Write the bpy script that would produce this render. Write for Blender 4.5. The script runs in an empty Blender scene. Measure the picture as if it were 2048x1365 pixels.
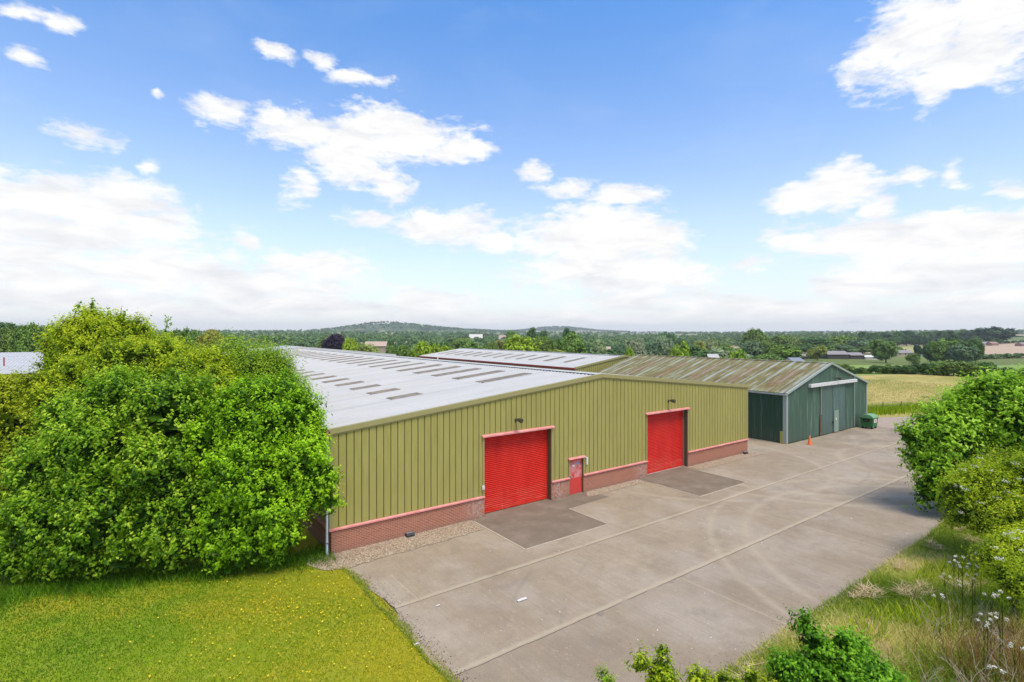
import bpy, math, random
import numpy as np
R = math.radians
F, H, HY = 1053.0, 9.4, 667.0          # photo focal length in px (2048 wide), camera height, horizon row
RT = np.array([.8074, -.5898, 0.]); FW = np.array([.59, .8076, 0.])
rng = np.random.default_rng(7); random.seed(7)
sc = bpy.context.scene
col = sc.collection

def at(px, py, D):
    X = (px-1024)/F*D
    p = RT*X + FW*D
    return np.array([p[0], p[1], H-(py-HY)*D/F])
def ground(px, py, z=0):
    return at(px, py, (H-z)*F/(py-HY))
def smooth(x): x = np.clip(x, 0, 1); return x*x*(3-2*x)

# ------------------------------------------------------------------ terrain height
_R = np.array([0,105,160,220,350,600,1000,1600,3000,5000,9000.])
_A = np.array([-60,-42,-30,-15,0,22,31,38,48,70.])            # azimuth right of view axis, degrees
_T = np.array([
 [0,0,-.5,-1,-2,-3,0,6,14,20,10],
 [0,0,-.5,-1,-3,-5,-3,3,14,20,10],
 [0,0,-2,-4,-6,-7,-4,3,13,18,10],
 [0,0,-4,-7,-9,-8,-5,2,13,18,10],
 [0,0,-5,-8,-10,-10,-8,-1,9,16,8],
 [0,0,-5,-8,-10,-11,-9,-3,6,12,5],
 [0,0,-1,-3,-6,-8,-7,-2,8,14,5],
 [0,0,-.1,-1.6,-7.2,-8,-5,2,11,14,5],
 [0,0,0,-.2,-4.6,-5.6,-.8,5,13,14,5],
 [0,0,0,-.2,-4,-5,0,6,14,15,5]])
_HILLS = [(at(775,667,3000),125,38),(at(722,667,3000),100,16),(at(850,667,3100),150,22),(at(930,667,3300),230,12),
          (at(1122,667,4500),170,38),(at(1065,667,4500),150,16),(at(1190,667,4600),200,12),(at(670,667,2900),100,8),
          (at(1900,667,900),150,3),(at(590,667,3200),160,8)]
def terrain(x, y):
    x = np.asarray(x, float); y = np.asarray(y, float)
    r = np.hypot(x, y); a = np.degrees(np.arctan2(x*RT[0]+y*RT[1], x*FW[0]+y*FW[1]))
    a = np.clip(a, -60, 70)
    ia = np.clip(np.searchsorted(_A, a, side='right')-1, 0, len(_A)-2); fa = smooth((a-_A[ia])/(_A[ia+1]-_A[ia]))
    ir = np.clip(np.searchsorted(_R, r, side='right')-1, 0, len(_R)-2); fr = np.clip((r-_R[ir])/(_R[ir+1]-_R[ir]), 0, 1)
    g = lambda i, j: _T[i, j]
    z = (g(ia,ir)*(1-fr)+g(ia,ir+1)*fr)*(1-fa) + (g(ia+1,ir)*(1-fr)+g(ia+1,ir+1)*fr)*fa
    for c, s, h in _HILLS:
        z = z + h*np.exp(-((x-c[0])**2+(y-c[1])**2)/(2*s*s))
    return z
def tz(x, y): return float(terrain(x, y))

# ------------------------------------------------------------------ node helpers
class NT:
    def __init__(s, tree): s.t = tree; s.n = tree.nodes; s.l = tree.links
    def new(s, kind, **kw):
        n = s.n.new(kind)
        for k, v in kw.items(): setattr(n, k, v)
        return n
    def put(s, sock, v):
        if isinstance(v, bpy.types.NodeSocket): s.l.new(v, sock)
        elif v is not None: sock.default_value = v
    def math(s, op, a, b=None, c=None, clamp=False):
        n = s.new('ShaderNodeMath', operation=op, use_clamp=clamp)
        s.put(n.inputs[0], a); s.put(n.inputs[1], b); s.put(n.inputs[2], c); return n.outputs[0]
    def vmath(s, op, a, b=None):
        n = s.new('ShaderNodeVectorMath', operation=op); s.put(n.inputs[0], a); s.put(n.inputs[1], b)
        return n.outputs[1] if op in ('LENGTH','DOT_PRODUCT','DISTANCE') else n.outputs[0]
    def mix(s, f, a, b, blend='MIX'):
        n = s.new('ShaderNodeMix', data_type='RGBA', blend_type=blend)
        s.put(n.inputs[0], f); s.put(n.inputs[6], c4(a)); s.put(n.inputs[7], c4(b)); return n.outputs[2]
    def ramp(s, f, stops, interp='LINEAR'):
        n = s.new('ShaderNodeValToRGB'); n.color_ramp.interpolation = interp
        e = n.color_ramp.elements
        while len(e) < len(stops): e.new(.5)
        for el, (p, c) in zip(e, stops): el.position = p; el.color = c4(c)
        s.put(n.inputs[0], f); return n.outputs[0]
    def fr(s, f, a, b): return s.ramp(f, [(a, (0,0,0)), (b, (1,1,1))])
    def noise(s, vec, scale, detail=4, rough=.55, dist=0):
        n = s.new('ShaderNodeTexNoise'); s.put(n.inputs['Vector'], vec)
        n.inputs['Scale'].default_value = scale; n.inputs['Detail'].default_value = detail
        n.inputs['Roughness'].default_value = rough; n.inputs['Distortion'].default_value = dist
        return n.outputs[0]
    def coords(s): return s.new('ShaderNodeNewGeometry').outputs['Position']
    def scale(s, v, k): return s.vmath('MULTIPLY', v, k)
    def sep(s, v): n = s.new('ShaderNodeSeparateXYZ'); s.put(n.inputs[0], v); return n.outputs
    def comb(s, x, y, z): n = s.new('ShaderNodeCombineXYZ'); s.put(n.inputs[0], x); s.put(n.inputs[1], y); s.put(n.inputs[2], z); return n.outputs[0]
    def bump(s, h, strength, dist): 
        n = s.new('ShaderNodeBump'); n.inputs['Strength'].default_value = strength; n.inputs['Distance'].default_value = dist
        s.put(n.inputs['Height'], h); return n.outputs[0]
    def line(s, v, c, w):   # 1 within w of c
        return s.math('LESS_THAN', s.math('ABSOLUTE', s.math('SUBTRACT', v, c)), w)
    def band(s, v, c, w):   # soft
        return s.math('SUBTRACT', 1.0, s.math('DIVIDE', s.math('ABSOLUTE', s.math('SUBTRACT', v, c)), w), clamp=True)
def c4(c):
    if isinstance(c, (tuple, list)) and len(c) == 3: return (*c, 1)
    return c
def material(name, build):
    m = bpy.data.materials.new(name); m.use_nodes = True
    t = NT(m.node_tree); b = t.n['Principled BSDF']
    b.inputs['Roughness'].default_value = .7
    b.inputs['Specular IOR Level'].default_value = .3
    build(t, b); return m
def plain(name, c, rough=.6, var=.12, scale=3, metal=0, spec=.3):
    def f(t, b):
        n = t.noise(t.coords(), scale, 5)
        k = t.math('MULTIPLY_ADD', n, 2*var, 1-var)
        t.put(b.inputs['Base Color'], t.mix(1, c, t.comb(k, k, k), 'MULTIPLY'))
        b.inputs['Roughness'].default_value = rough; b.inputs['Metallic'].default_value = metal
        b.inputs['Specular IOR Level'].default_value = spec
    return material(name, f)

M = {}
def m_cladding(t, b):
    p = t.coords(); x, y, z = t.sep(p)
    s = t.scale(p, (1.0, 1.0, .12)); st = t.noise(s, 5, 6, .6)
    big = t.noise(p, .35, 4)
    c = t.ramp(st, [(.3, (0.306,0.278,0.077)), (.5, (0.351,0.319,0.092)), (.75, (0.382,0.350,0.109))])
    c = t.mix(t.math('MULTIPLY', t.fr(big, .45, .75), .25), c, (.29,.25,.10))
    low = t.math('MULTIPLY', t.ramp(z, [(0,(0,0,0)),(1,(1,1,1))]), 0)
    pan = t.new('ShaderNodeTexWhiteNoise', noise_dimensions='1D')
    t.put(pan.inputs['W'], t.math('FLOOR', t.math('DIVIDE', t.math('ADD', x, y), 1.017)))
    k = t.math('MULTIPLY_ADD', pan.outputs[0], .07, .965)
    c = t.mix(1, c, t.comb(k, k, k), 'MULTIPLY')
    drip = t.fr(t.noise(t.scale(p, (3, 3, .12)), 3, 3), .63, .78)
    c = t.mix(t.math('MULTIPLY', drip, .3), c, (.20,.18,.08))
    t.put(b.inputs['Base Color'], c); b.inputs['Roughness'].default_value = .55
M['cladding'] = material('olive_cladding', m_cladding)
M['groove_shade'] = plain('olive_cladding_groove_shade', (.12,.105,.04), .7)  # same olive darkened, the shade inside the grooves put into the colour
M['trim'] = plain('olive_trim', (.33,.295,.125), .5, .08, 2)
M['trim_shaded'] = plain('shaded_reveal', (.10,.085,.05), .7)  # darkened brown, shade of the door recesses put into the colour
def m_brick(t, b):
    x, y, z = t.sep(t.coords())
    v = t.comb(t.math('ADD', x, y), z, 0)
    br = t.new('ShaderNodeTexBrick'); t.put(br.inputs['Vector'], v)
    for k, val in (('Scale',1),('Mortar Size',.011),('Mortar Smooth',.2),('Bias',-.1),('Brick Width',.225),('Row Height',.075)): br.inputs[k].default_value = val
    br.inputs['Color1'].default_value = (.40,.13,.07,1); br.inputs['Color2'].default_value = (.30,.085,.048,1); br.inputs['Mortar'].default_value = (.42,.29,.22,1)
    n = t.noise(t.coords(), 14, 3)
    c = t.mix(t.math('MULTIPLY', n, .22), br.outputs[0], (.36,.15,.10))
    # bloom of salts next to the door openings
    s = None
    for cx in (14.3, 19.8, 26.9):
        q = t.band(x, cx, .9); s = q if s is None else t.math('MAXIMUM', s, q)
    s = t.math('MULTIPLY', t.math('MULTIPLY', s, .95), t.fr(t.noise(t.coords(), 7, 5), .42, .62))
    c = t.mix(t.math('MULTIPLY', s, .75), c, (.50,.42,.37))
    dirt = t.math('MULTIPLY', t.math('SUBTRACT', 1, t.math('DIVIDE', z, .28), clamp=True), t.noise(t.coords(), 3, 4))
    c = t.mix(dirt, c, (.20,.15,.11))
    t.put(b.inputs['Base Color'], c); b.inputs['Roughness'].default_value = .9
    t.put(b.inputs['Normal'], t.bump(br.outputs[1], -.5, .01))
M['brick'] = material('red_brick', m_brick)
def m_pink(t, b):
    n = t.noise(t.coords(), 2.5, 5); n2 = t.noise(t.scale(t.coords(), (1,1,4)), 9, 3)
    c = t.ramp(n, [(.3,(.60,.20,.19)),(.7,(.72,.32,.30))])
    c = t.mix(t.math('MULTIPLY', t.fr(n2,.6,.8), .5), c, (.50,.12,.10))
    t.put(b.inputs['Base Color'], c); b.inputs['Roughness'].default_value = .5
M['pink'] = material('faded_red_trim', m_pink)
def m_red(t, b):
    p = t.coords(); x, y, z = t.sep(p)
    n = t.noise(t.scale(p, (1,1,.25)), 2.2, 4)
    c = t.ramp(n, [(.3,(.60,.018,.010)),(.7,(.72,.034,.018))])
    low = t.math('MULTIPLY', t.math('SUBTRACT', 1, t.math('DIVIDE', z, 1.35), clamp=True), 1.2, clamp=True)
    w = t.fr(t.noise(t.scale(p, (.6,1,7)), 1.6, 3), .42, .62)
    c = t.mix(t.math('MULTIPLY', t.math('MULTIPLY', low, w), .55), c, (.72,.13,.08))
    st = t.fr(t.noise(t.scale(p, (9,9,.8)), 1.3, 2), .66, .76)
    c = t.mix(t.math('MULTIPLY', t.math('MULTIPLY', low, st), .6), c, (.72,.30,.26))
    t.put(b.inputs['Base Color'], c); b.inputs['Roughness'].default_value = .42
M['red'] = material('red_shutter_paint', m_red)
def m_reddoor(t, b):
    p = t.coords(); x, y, z = t.sep(p)
    n = t.noise(p, 5, 5); 
    fade = t.math('MULTIPLY', t.fr(n, .36, .58), t.math('MULTIPLY', t.math('GREATER_THAN', z, .95), t.math('LESS_THAN', z, 1.95)))
    c = t.mix(t.math('MULTIPLY', fade, .75), (.60,.06,.05), (.62,.34,.34))
    t.put(b.inputs['Base Color'], c); b.inputs['Roughness'].default_value = .45
M['reddoor'] = material('faded_red_door_paint', m_reddoor)
M['gutter'] = plain('dark_red_gutter', (.36,.055,.045), .4)
def m_roof(t, b):
    p = t.coords(); x, y, z = t.sep(p)
    n = t.noise(t.scale(p, (.25,1,1)), .9, 5); n2 = t.noise(t.scale(p, (.08,2.6,1)), 1.3, 4)
    c = t.ramp(n, [(.25,(.45,.435,.41)),(.75,(.53,.515,.49))])
    c = t.mix(t.math('MULTIPLY', t.fr(n2, .45, .75), .55), c, (.50,.51,.53))
    # darker laps between sheets
    fr = t.math('MODULO', t.math('SUBTRACT', y, 26.15), 3.05)
    c = t.mix(t.math('MULTIPLY', t.band(fr, 1.05, .26), .55), c, (.36,.37,.39))
    c = t.mix(t.math('MULTIPLY', t.band(fr, 2.1, .12), .30), c, (.36,.37,.39))
    for uu in (11.5, 17.2):
        c = t.mix(t.math('MULTIPLY', t.line(x, uu, .05), .22), c, (.35,.36,.38))
    d = t.fr(t.noise(p, 2.4, 5), .62, .74)
    c = t.mix(t.math('MULTIPLY', d, .30), c, (.33,.33,.30))
    t.put(b.inputs['Base Color'], c); b.inputs['Roughness'].default_value = .5
M['roof'] = material('pale_grey_roof_sheet', m_roof)
def m_sky(t, b):
    n = t.noise(t.scale(t.coords(), (1,4,1)), 2.5, 5)
    c = t.ramp(n, [(.3,(.14,.115,.085)),(.55,(.235,.195,.15)),(.75,(.34,.295,.24))])
    t.put(b.inputs['Base Color'], c); b.inputs['Roughness'].default_value = .4
M['rooflight'] = material('dirty_brown_rooflight', m_sky)
def m_barnroof(t, b):
    p = t.coords(); x, y, z = t.sep(p)
    moss = t.noise(t.scale(p, (.45,1.6,1)), 1.1, 6, .65)
    c = t.ramp(moss, [(.3,(.105,.085,.032)),(.5,(.175,.150,.058)),(.66,(.225,.225,.125)),(.8,(.25,.285,.20))])
    g = t.noise(t.scale(p, (.12,2.2,1)), 1.0, 3)
    wv = t.math('MODULO', t.math('SUBTRACT', y, 22.35), 1.4)
    s = t.math('MULTIPLY', t.band(wv, .35, .26), t.fr(g, .36, .56))
    c = t.mix(t.math('MULTIPLY', s, .80), c, (.38,.43,.42))
    s2 = t.math('MULTIPLY', t.band(wv, .95, .14), t.fr(t.noise(t.scale(p, (.2,1.3,1)), 1.7, 3), .45, .6))
    c = t.mix(t.math('MULTIPLY', s2, .6), c, (.42,.46,.44))
    r = t.fr(t.noise(t.scale(p, (.4,1.2,1)), .9, 5, .6), .58, .72)
    c = t.mix(t.math('MULTIPLY', r, .5), c, (.19,.105,.035))
    t.put(b.inputs['Base Color'], c); b.inputs['Roughness'].default_value = .85
M['barnroof'] = material('mossy_cement_roof', m_barnroof)
def m_rust(t, b):
    p = t.coords(); n = t.noise(t.scale(p, (.8,1.5,1)), 1.6, 6, .65)
    c = t.ramp(n, [(.25,(.11,.075,.055)),(.5,(.20,.115,.06)),(.7,(.27,.15,.07)),(.85,(.27,.23,.13))])
    t.put(b.inputs['Base Color'], c); b.inputs['Roughness'].default_value = .8
M['rust'] = material('rusty_brown_sheet', m_rust)
def m_green(base, light, dirty):
    def f(t, b):
        p = t.coords(); x, y, z = t.sep(p)
        st = t.noise(t.scale(p, (2.2,2.2,.1)), 1.6, 5, .6)
        c = t.ramp(st, [(.3, tuple(v*.85 for v in base)), (.55, base), (.72, tuple(v*1.2 for v in base))])
        w = t.fr(t.noise(t.scale(p, (3.2,3.2,.14)), 1.6, 3), .56, .64)
        c = t.mix(t.math('MULTIPLY', w, .62), c, light)
        lo = t.math('MULTIPLY', t.math('SUBTRACT', 1, t.math('DIVIDE', z, 1.5), clamp=True), t.fr(t.noise(t.scale(p,(3,3,.3)), 1.5, 4), .35, .65))
        c = t.mix(t.math('MULTIPLY', lo, .7), c, dirty)
        t.put(b.inputs['Base Color'], c); b.inputs['Roughness'].default_value = .6
    return f
M['barn'] = material('weathered_green_sheet', m_green((.072,.130,.090), (.21,.28,.23), (.085,.10,.08)))
M['barnside'] = material('dark_green_shaded_side_sheet', m_green((.030,.078,.048), (.08,.13,.11), (.11,.12,.09)))  # darker green sheet, the sunless side's shade mixed into its colour
M['barndoor'] = material('blue_green_door_sheet', m_green((.105,.165,.140), (.19,.26,.25), (.09,.085,.06)))
M['wicket'] = plain('pale_green_door', (.23,.31,.24), .6, .15, 4)
M['greytrim'] = plain('pale_grey_trim', (.33,.37,.345), .5, .12, 3)
M['white'] = plain('weathered_white', (.66,.65,.64), .5, .12, 3)
def m_header(t, b):
    p = t.coords(); n = t.noise(t.scale(p, (3,1,9)), 1.4, 4)
    c = t.ramp(n, [(.4,(.68,.68,.68)),(.6,(.62,.60,.58)),(.68,(.50,.24,.16))])
    t.put(b.inputs['Base Color'], c)
M['header'] = material('peeling_white_board', m_header)
M['pipe'] = plain('pale_blue_grey_pipe', (.50,.56,.60), .35, .1, 2)
M['dark'] = plain('dark_plastic', (.03,.032,.036), .5)
M['black'] = plain('black_rubber', (.015,.015,.015), .6)
M['binlid'] = plain('bin_lid_green', (.16,.33,.17), .45, .1, 3)
M['bin'] = plain('bin_green', (.035,.16,.045), .45, .15, 3)
M['orange'] = plain('cone_orange', (.80,.20,.06), .5, .12, 6)
M['sticker'] = plain('sticker_white', (.75,.72,.72), .4)
M['stickerpink'] = plain('sticker_pink', (.75,.12,.20), .4)
M['blue'] = plain('sticker_blue', (.25,.35,.62), .4)
M['metal'] = plain('galvanised', (.35,.36,.37), .45, .1, 4, .6)
M['lamp'] = plain('lamp_diffuser', (.70,.68,.60), .3)
M['bronze'] = plain('bronze_fitting', (.075,.06,.04), .5)
M['yellow'] = plain('yellow_guard', (.36,.34,.09), .6)
M['bark'] = plain('bark', (.13,.105,.075), .9, .35, 5)
M['deadwood'] = plain('dead_stalks', (.40,.34,.24), .9, .25, 6)
M['stone'] = plain('pale_stone', (.40,.32,.24), .85, .25, .7)
M['stoneroof'] = plain('pinkish_tile', (.46,.34,.27), .85, .25, .9)
M['slate'] = plain('grey_slate', (.27,.24,.235), .8, .25, .8)
M['shed'] = plain('dark_timber', (.07,.06,.055), .8, .2, .8)
M['whitewall'] = plain('cream_render', (.62,.58,.54), .7, .1, .8)
M['redbrickfar'] = plain('far_red_brick', (.34,.21,.18), .8, .15, .8)
M['window'] = plain('window_glass', (.05,.06,.07), .2, .1, 1)
M['post'] = plain('timber_post', (.16,.13,.10), .9, .2, 5)

def m_concrete(t, b):
    p = t.coords(); x, y, z = t.sep(p)
    n1 = t.noise(p, .22, 6, .6); n2 = t.noise(p, 1.6, 6, .65); n3 = t.noise(p, 22, 4, .7)
    c = t.ramp(n1, [(.3,(0.251,0.190,0.131)),(.5,(0.300,0.232,0.161)),(.7,(0.348,0.277,0.197))])
    c = t.mix(t.math('MULTIPLY', t.fr(n2,.40,.62), .60), c, (0.251,0.197,0.136))
    by = t.math('ADD', t.math('GREATER_THAN', y, 12.62), t.math('GREATER_THAN', y, 16.88))
    bx_ = t.math('ADD', t.math('GREATER_THAN', x, 26.65), t.math('GREATER_THAN', x, 40.2))
    wn = t.new('ShaderNodeTexWhiteNoise', noise_dimensions='2D'); t.put(wn.inputs['Vector'], t.comb(t.math('ADD', bx_, 3.3), t.math('ADD', by, 1.7), 0))
    kb = t.math('MULTIPLY_ADD', wn.outputs[0], .16, .98)
    c = t.mix(1, c, t.comb(kb, kb, kb), 'MULTIPLY')
    big = t.fr(t.noise(t.vmath('ADD', t.scale(p,(1,.7,1)), (9,2,0)), .35, 5, .6), .45, .62)
    c = t.mix(t.math('MULTIPLY', big, .40), c, (0.453,0.389,0.324))
    # tamped finish across each bay
    br = t.noise(t.scale(p, (3.2,.09,1)), 1.5, 4, .6)
    c = t.mix(t.math('MULTIPLY', t.fr(br,.45,.7), .20), c, (0.391,0.321,0.230))
    br2 = t.noise(t.scale(p, (7.5,.16,1)), 1.5, 3, .6)
    c = t.mix(t.math('MULTIPLY', t.fr(br2,.5,.68), .28), c, (0.225,0.176,0.122))
    # turning circles scrubbed into the surface
    for cx, cy, rad, ww in ((40,20,9.5,.5),(40,20,11.2,.35),(33,24,9.4,.3),(30,4,11.5,.35),(30,4,13.1,.3),(47,12,6.5,.5)):
        dd = t.vmath('DISTANCE', p, (cx, cy, 0))
        a = t.math('MULTIPLY', t.band(dd, rad, ww), t.fr(t.noise(p, .8, 4), .32, .5))
        c = t.mix(t.math('MULTIPLY', a, .60), c, (0.424,0.351,0.254))
    sp = t.fr(n3, .5, .75)
    c = t.mix(t.math('MULTIPLY', sp, .50), c, (0.175,0.134,0.092))
    vo = t.fr(t.noise(t.scale(p,(1,.5,1)), 5.5, 6, .75), .58, .68)
    c = t.mix(t.math('MULTIPLY', vo, .50), c, (0.465,0.396,0.291))
    st = t.fr(t.noise(t.vmath('ADD', p, (31,7,0)), .55, 6, .68), .54, .68)
    c = t.mix(t.math('MULTIPLY', st, .42), c, (0.208,0.168,0.130))
    oil = t.fr(t.noise(t.vmath('ADD', p, (3,17,0)), 1.3, 3, .5), .70, .78)
    c = t.mix(t.math('MULTIPLY', oil, .5), c, (0.133,0.113,0.094))
    for cx, cy, rad, ww in ((36,27,13.3,.16),(36,27,15.0,.16),(22,2,15.2,.14),(22,2,17.0,.14),(52,8,9,.2),(52,8,10.7,.2)):
        dd = t.vmath('DISTANCE', p, (cx, cy, 0))
        a_ = t.math('MULTIPLY', t.band(dd, rad, ww), t.fr(t.noise(p, .6, 3), .45, .6))
        c = t.mix(t.math('MULTIPLY', a_, .30), c, (0.177,0.150,0.124))
    wob = t.math('MULTIPLY_ADD', t.noise(p, 1.1, 3), .10, -.05)
    xx = t.math('ADD', x, wob); yy = t.math('ADD', y, wob)
    jl = None; jd = None
    def add(a, q): return q if a is None else t.math('MAXIMUM', a, q)
    def step(v, a, gt=True): return t.math('GREATER_THAN' if gt else 'LESS_THAN', v, a)
    for cy in (12.62, 16.88):
        jl = add(jl, t.band(yy, cy+.07, .17)); jd = add(jd, t.line(yy, cy-.05, .02))
    for cx, lo, hi in ((26.65,8,16.9),(40.2,8,45),(8.3,16.9,19.3),(17.2,8,12.6),(50,8,22),(31.7,16.9,18.2)):
        g = t.math('MULTIPLY', step(y, lo), step(y, hi, False))
        jl = add(jl, t.math('MULTIPLY', t.math('MULTIPLY', t.band(xx, cx, .10), g), .7)); 
        jd = add(jd, t.math('MULTIPLY', t.math('MULTIPLY', t.line(xx, cx+.04, .013), g), .55))
    jl = t.math('MULTIPLY', jl, t.fr(t.noise(p, 1.8, 4), .2, .45))
    c = t.mix(t.math('MULTIPLY', jl, .75), c, (0.447,0.366,0.254))
    jd = t.math('MULTIPLY', jd, t.fr(t.noise(p, .9, 3), .28, .45))
    c = t.mix(t.math('MULTIPLY', jd, .8), c, (0.127,0.098,0.069))
    # damp, blacker bay in front of the barn
    bz = t.math('MULTIPLY', t.math('MULTIPLY', t.fr(t.math('DIVIDE', x, 100), .46, .50), t.fr(t.noise(t.scale(p,(.5,1,1)), .5, 5), .42, .58)), .5)
    c = t.mix(bz, c, (0.179,0.146,0.113))
    t.put(b.inputs['Base Color'], c); b.inputs['Roughness'].default_value = .85
    hgt = t.math('ADD', t.math('MULTIPLY', n3, .5), t.math('MULTIPLY', jd, -1.5))
    t.put(b.inputs['Normal'], t.bump(hgt, .5, .012))
M['concrete'] = material('weathered_concrete', m_concrete)
def m_apron(t, b):
    p = t.coords(); n = t.noise(p, 1.0, 6, .6); n3 = t.noise(p, 45, 3, .7)
    c = t.ramp(n, [(.3,(.165,.125,.088)),(.55,(.21,.162,.118)),(.75,(.27,.212,.16))])
    c = t.mix(t.math('MULTIPLY', t.fr(n3,.45,.75), .5), c, (.17,.125,.09))
    t.put(b.inputs['Base Color'], c); b.inputs['Roughness'].default_value = .9
    t.put(b.inputs['Normal'], t.bump(n3, .6, .01))
M['apron'] = material('dark_tarmac_apron', m_apron)
M['apronedge'] = plain('pale_apron_edge', (.42,.35,.27), .85, .25, 3)
def m_gravel(t, b):
    p = t.coords()
    v = t.new('ShaderNodeTexVoronoi'); t.put(v.inputs['Vector'], p); v.inputs['Scale'].default_value = 26
    g = t.sep(v.outputs['Color'])[0]
    c = t.ramp(g, [(0,(.13,.09,.06)),(.35,(.27,.20,.13)),(.7,(.37,.28,.19)),(1,(.55,.45,.33))])
    n = t.noise(p, .9, 4)
    c = t.mix(t.math('MULTIPLY', t.fr(n,.45,.7), .35), c, (.38,.29,.23))
    t.put(b.inputs['Base Color'], c); b.inputs['Roughness'].default_value = .9
    t.put(b.inputs['Normal'], t.bump(v.outputs['Distance'], -.9, .03))
M['gravel'] = material('golden_gravel', m_gravel)
def m_lawn(t, b):
    p = t.coords(); n = t.noise(p, .28, 5, .6); n2 = t.noise(p, 2.5, 5, .7); n3 = t.noise(p, 30, 3, .7)
    c = t.ramp(n, [(.32,(.13,.25,.004)),(.5,(.22,.31,.006)),(.68,(.40,.35,.015))])
    gx = t.fr(t.math('ADD', t.math('DIVIDE', t.sep(p)[0], 14), t.math('MULTIPLY', n, .6)), .35, .8)
    c = t.mix(t.math('MULTIPLY', gx, .7), c, (.40,.31,.008))
    c = t.mix(t.math('MULTIPLY', t.fr(n2,.45,.7), .35), c, (.44,.38,.07))
    c = t.mix(t.math('MULTIPLY', t.fr(n3,.4,.7), .4), c, (.14,.17,.005))
    t.put(b.inputs['Base Color'], c); b.inputs['Roughness'].default_value = .95
    t.put(b.inputs['Normal'], t.bump(n3, .7, .03))
M['lawn'] = material('yellow_green_lawn', m_lawn)
def m_bank(t, b):
    p = t.coords(); n = t.noise(p, .8, 5, .65); n3 = t.noise(p, 20, 3, .7)
    c = t.ramp(n, [(.3,(.14,.19,.015)),(.5,(.26,.26,.03)),(.7,(.48,.35,.15))])
    c = t.mix(t.math('MULTIPLY', n3, .5), c, (.08,.08,.02))
    t.put(b.inputs['Base Color'], c); b.inputs['Roughness'].default_value = .95
M['bank'] = material('rough_bank_soil', m_bank)
def m_field(t, b):
    p = t.coords(); x, y, z = t.sep(p)
    n = t.noise(t.scale(p,(.35,1,1)), .11, 6, .62); n2 = t.noise(t.scale(p,(.5,1,1)), .9, 5, .65)
    c = t.ramp(n, [(.3,(.19,.21,.035)),(.45,(.33,.29,.065)),(.6,(.47,.36,.12)),(.75,(.33,.30,.06))])
    c = t.mix(t.math('MULTIPLY', t.fr(n2,.5,.68), .5), c, (.20,.19,.055))
    c = t.mix(t.math('MULTIPLY', t.fr(t.noise(p, .32, 5), .60,.70), .6), c, (.19,.21,.045))
    t.put(b.inputs['Base Color'], c); b.inputs['Roughness'].default_value = .95
    t.put(b.inputs['Normal'], t.bump(n2, .5, .3))
M['field'] = material('golden_meadow', m_field)
def m_pasture(t, b):
    p = t.coords(); n = t.noise(t.scale(p,(1,.35,1)), .05, 6, .6); n2 = t.noise(p, .5, 4)
    c = t.ramp(n, [(.3,(.17,.27,.045)),(.55,(.23,.32,.065)),(.75,(.31,.36,.10))])
    c = t.mix(t.math('MULTIPLY', t.fr(n2,.5,.7), .25), c, (.10,.15,.03))
    t.put(b.inputs['Base Color'], c); b.inputs['Roughness'].default_value = .95
M['pasture'] = material('green_pasture', m_pasture)
M['crop'] = plain('pink_tan_crop', (.46,.33,.22), .95, .12, .02)
M['cropyellow'] = plain('yellow_green_crop', (.34,.33,.12), .95, .15, .03)
M['track'] = plain('stony_track', (.36,.28,.22), .95, .25, 1.5)
def m_land(t, b):
    p = t.coords()
    v = t.new('ShaderNodeTexVoronoi'); t.put(v.inputs['Vector'], t.scale(p, (1,1.0,0))); v.inputs['Scale'].default_value = .0032
    g = t.sep(v.outputs['Color'])[0]
    c = t.ramp(g, [(0,(.13,.19,.045)),(.3,(.17,.22,.06)),(.5,(.42,.36,.19)),(.62,(.15,.20,.05)),(.85,(.46,.36,.22))], 'CONSTANT')
    near = (.13,.165,.03)
    d = t.vmath('LENGTH', p)
    c = t.mix(t.fr(t.math('DIVIDE', d, 1000), .40, .55), near, c)
    w = t.fr(t.noise(p, .004, 5), .50, .56)
    c = t.mix(t.math('MULTIPLY', w, t.fr(t.math('DIVIDE', d, 3000), .30, .5)), c, (.045,.075,.03))
    hi = t.fr(t.math('DIVIDE', t.sep(p)[2], 100), .24, .34)
    c = t.mix(t.math('MULTIPLY', hi, .85), c, (.055,.10,.045))
    n = t.noise(p, .3, 5)
    c = t.mix(t.math('MULTIPLY', n, .3), c, (.12,.14,.04))
    t.put(b.inputs['Base Color'], c); b.inputs['Roughness'].default_value = .95
M['land'] = material('countryside', m_land)

def leafmat(name, dark, mid, light, trans=.45, objcol=False):
    m = bpy.data.materials.new(name); m.use_nodes = True
    t = NT(m.node_tree); b = t.n['Principled BSDF']; out = t.n['Material Output']
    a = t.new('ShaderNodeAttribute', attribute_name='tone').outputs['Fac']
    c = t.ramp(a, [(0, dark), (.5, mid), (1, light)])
    if objcol:
        oi = t.new('ShaderNodeObjectInfo'); c = t.mix(1, c, oi.outputs['Color'], 'MULTIPLY')
    t.put(b.inputs['Base Color'], c); b.inputs['Roughness'].default_value = .55; b.inputs['Specular IOR Level'].default_value = .25
    tr = t.new('ShaderNodeBsdfTranslucent'); t.put(tr.inputs[0], c)
    ms = t.new('ShaderNodeMixShader'); ms.inputs[0].default_value = trans
    t.l.new(b.outputs[0], ms.inputs[1]); t.l.new(tr.outputs[0], ms.inputs[2]); t.l.new(ms.outputs[0], out.inputs[0])
    return m
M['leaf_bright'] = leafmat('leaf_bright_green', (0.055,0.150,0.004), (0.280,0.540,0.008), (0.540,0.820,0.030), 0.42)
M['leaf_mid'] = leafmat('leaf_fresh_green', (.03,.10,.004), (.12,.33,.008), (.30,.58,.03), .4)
M['leaf_dark'] = leafmat('leaf_mid_green', (0.035,0.100,0.004), (0.215,0.430,0.010), (0.540,0.720,0.050), 0.42)
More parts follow.
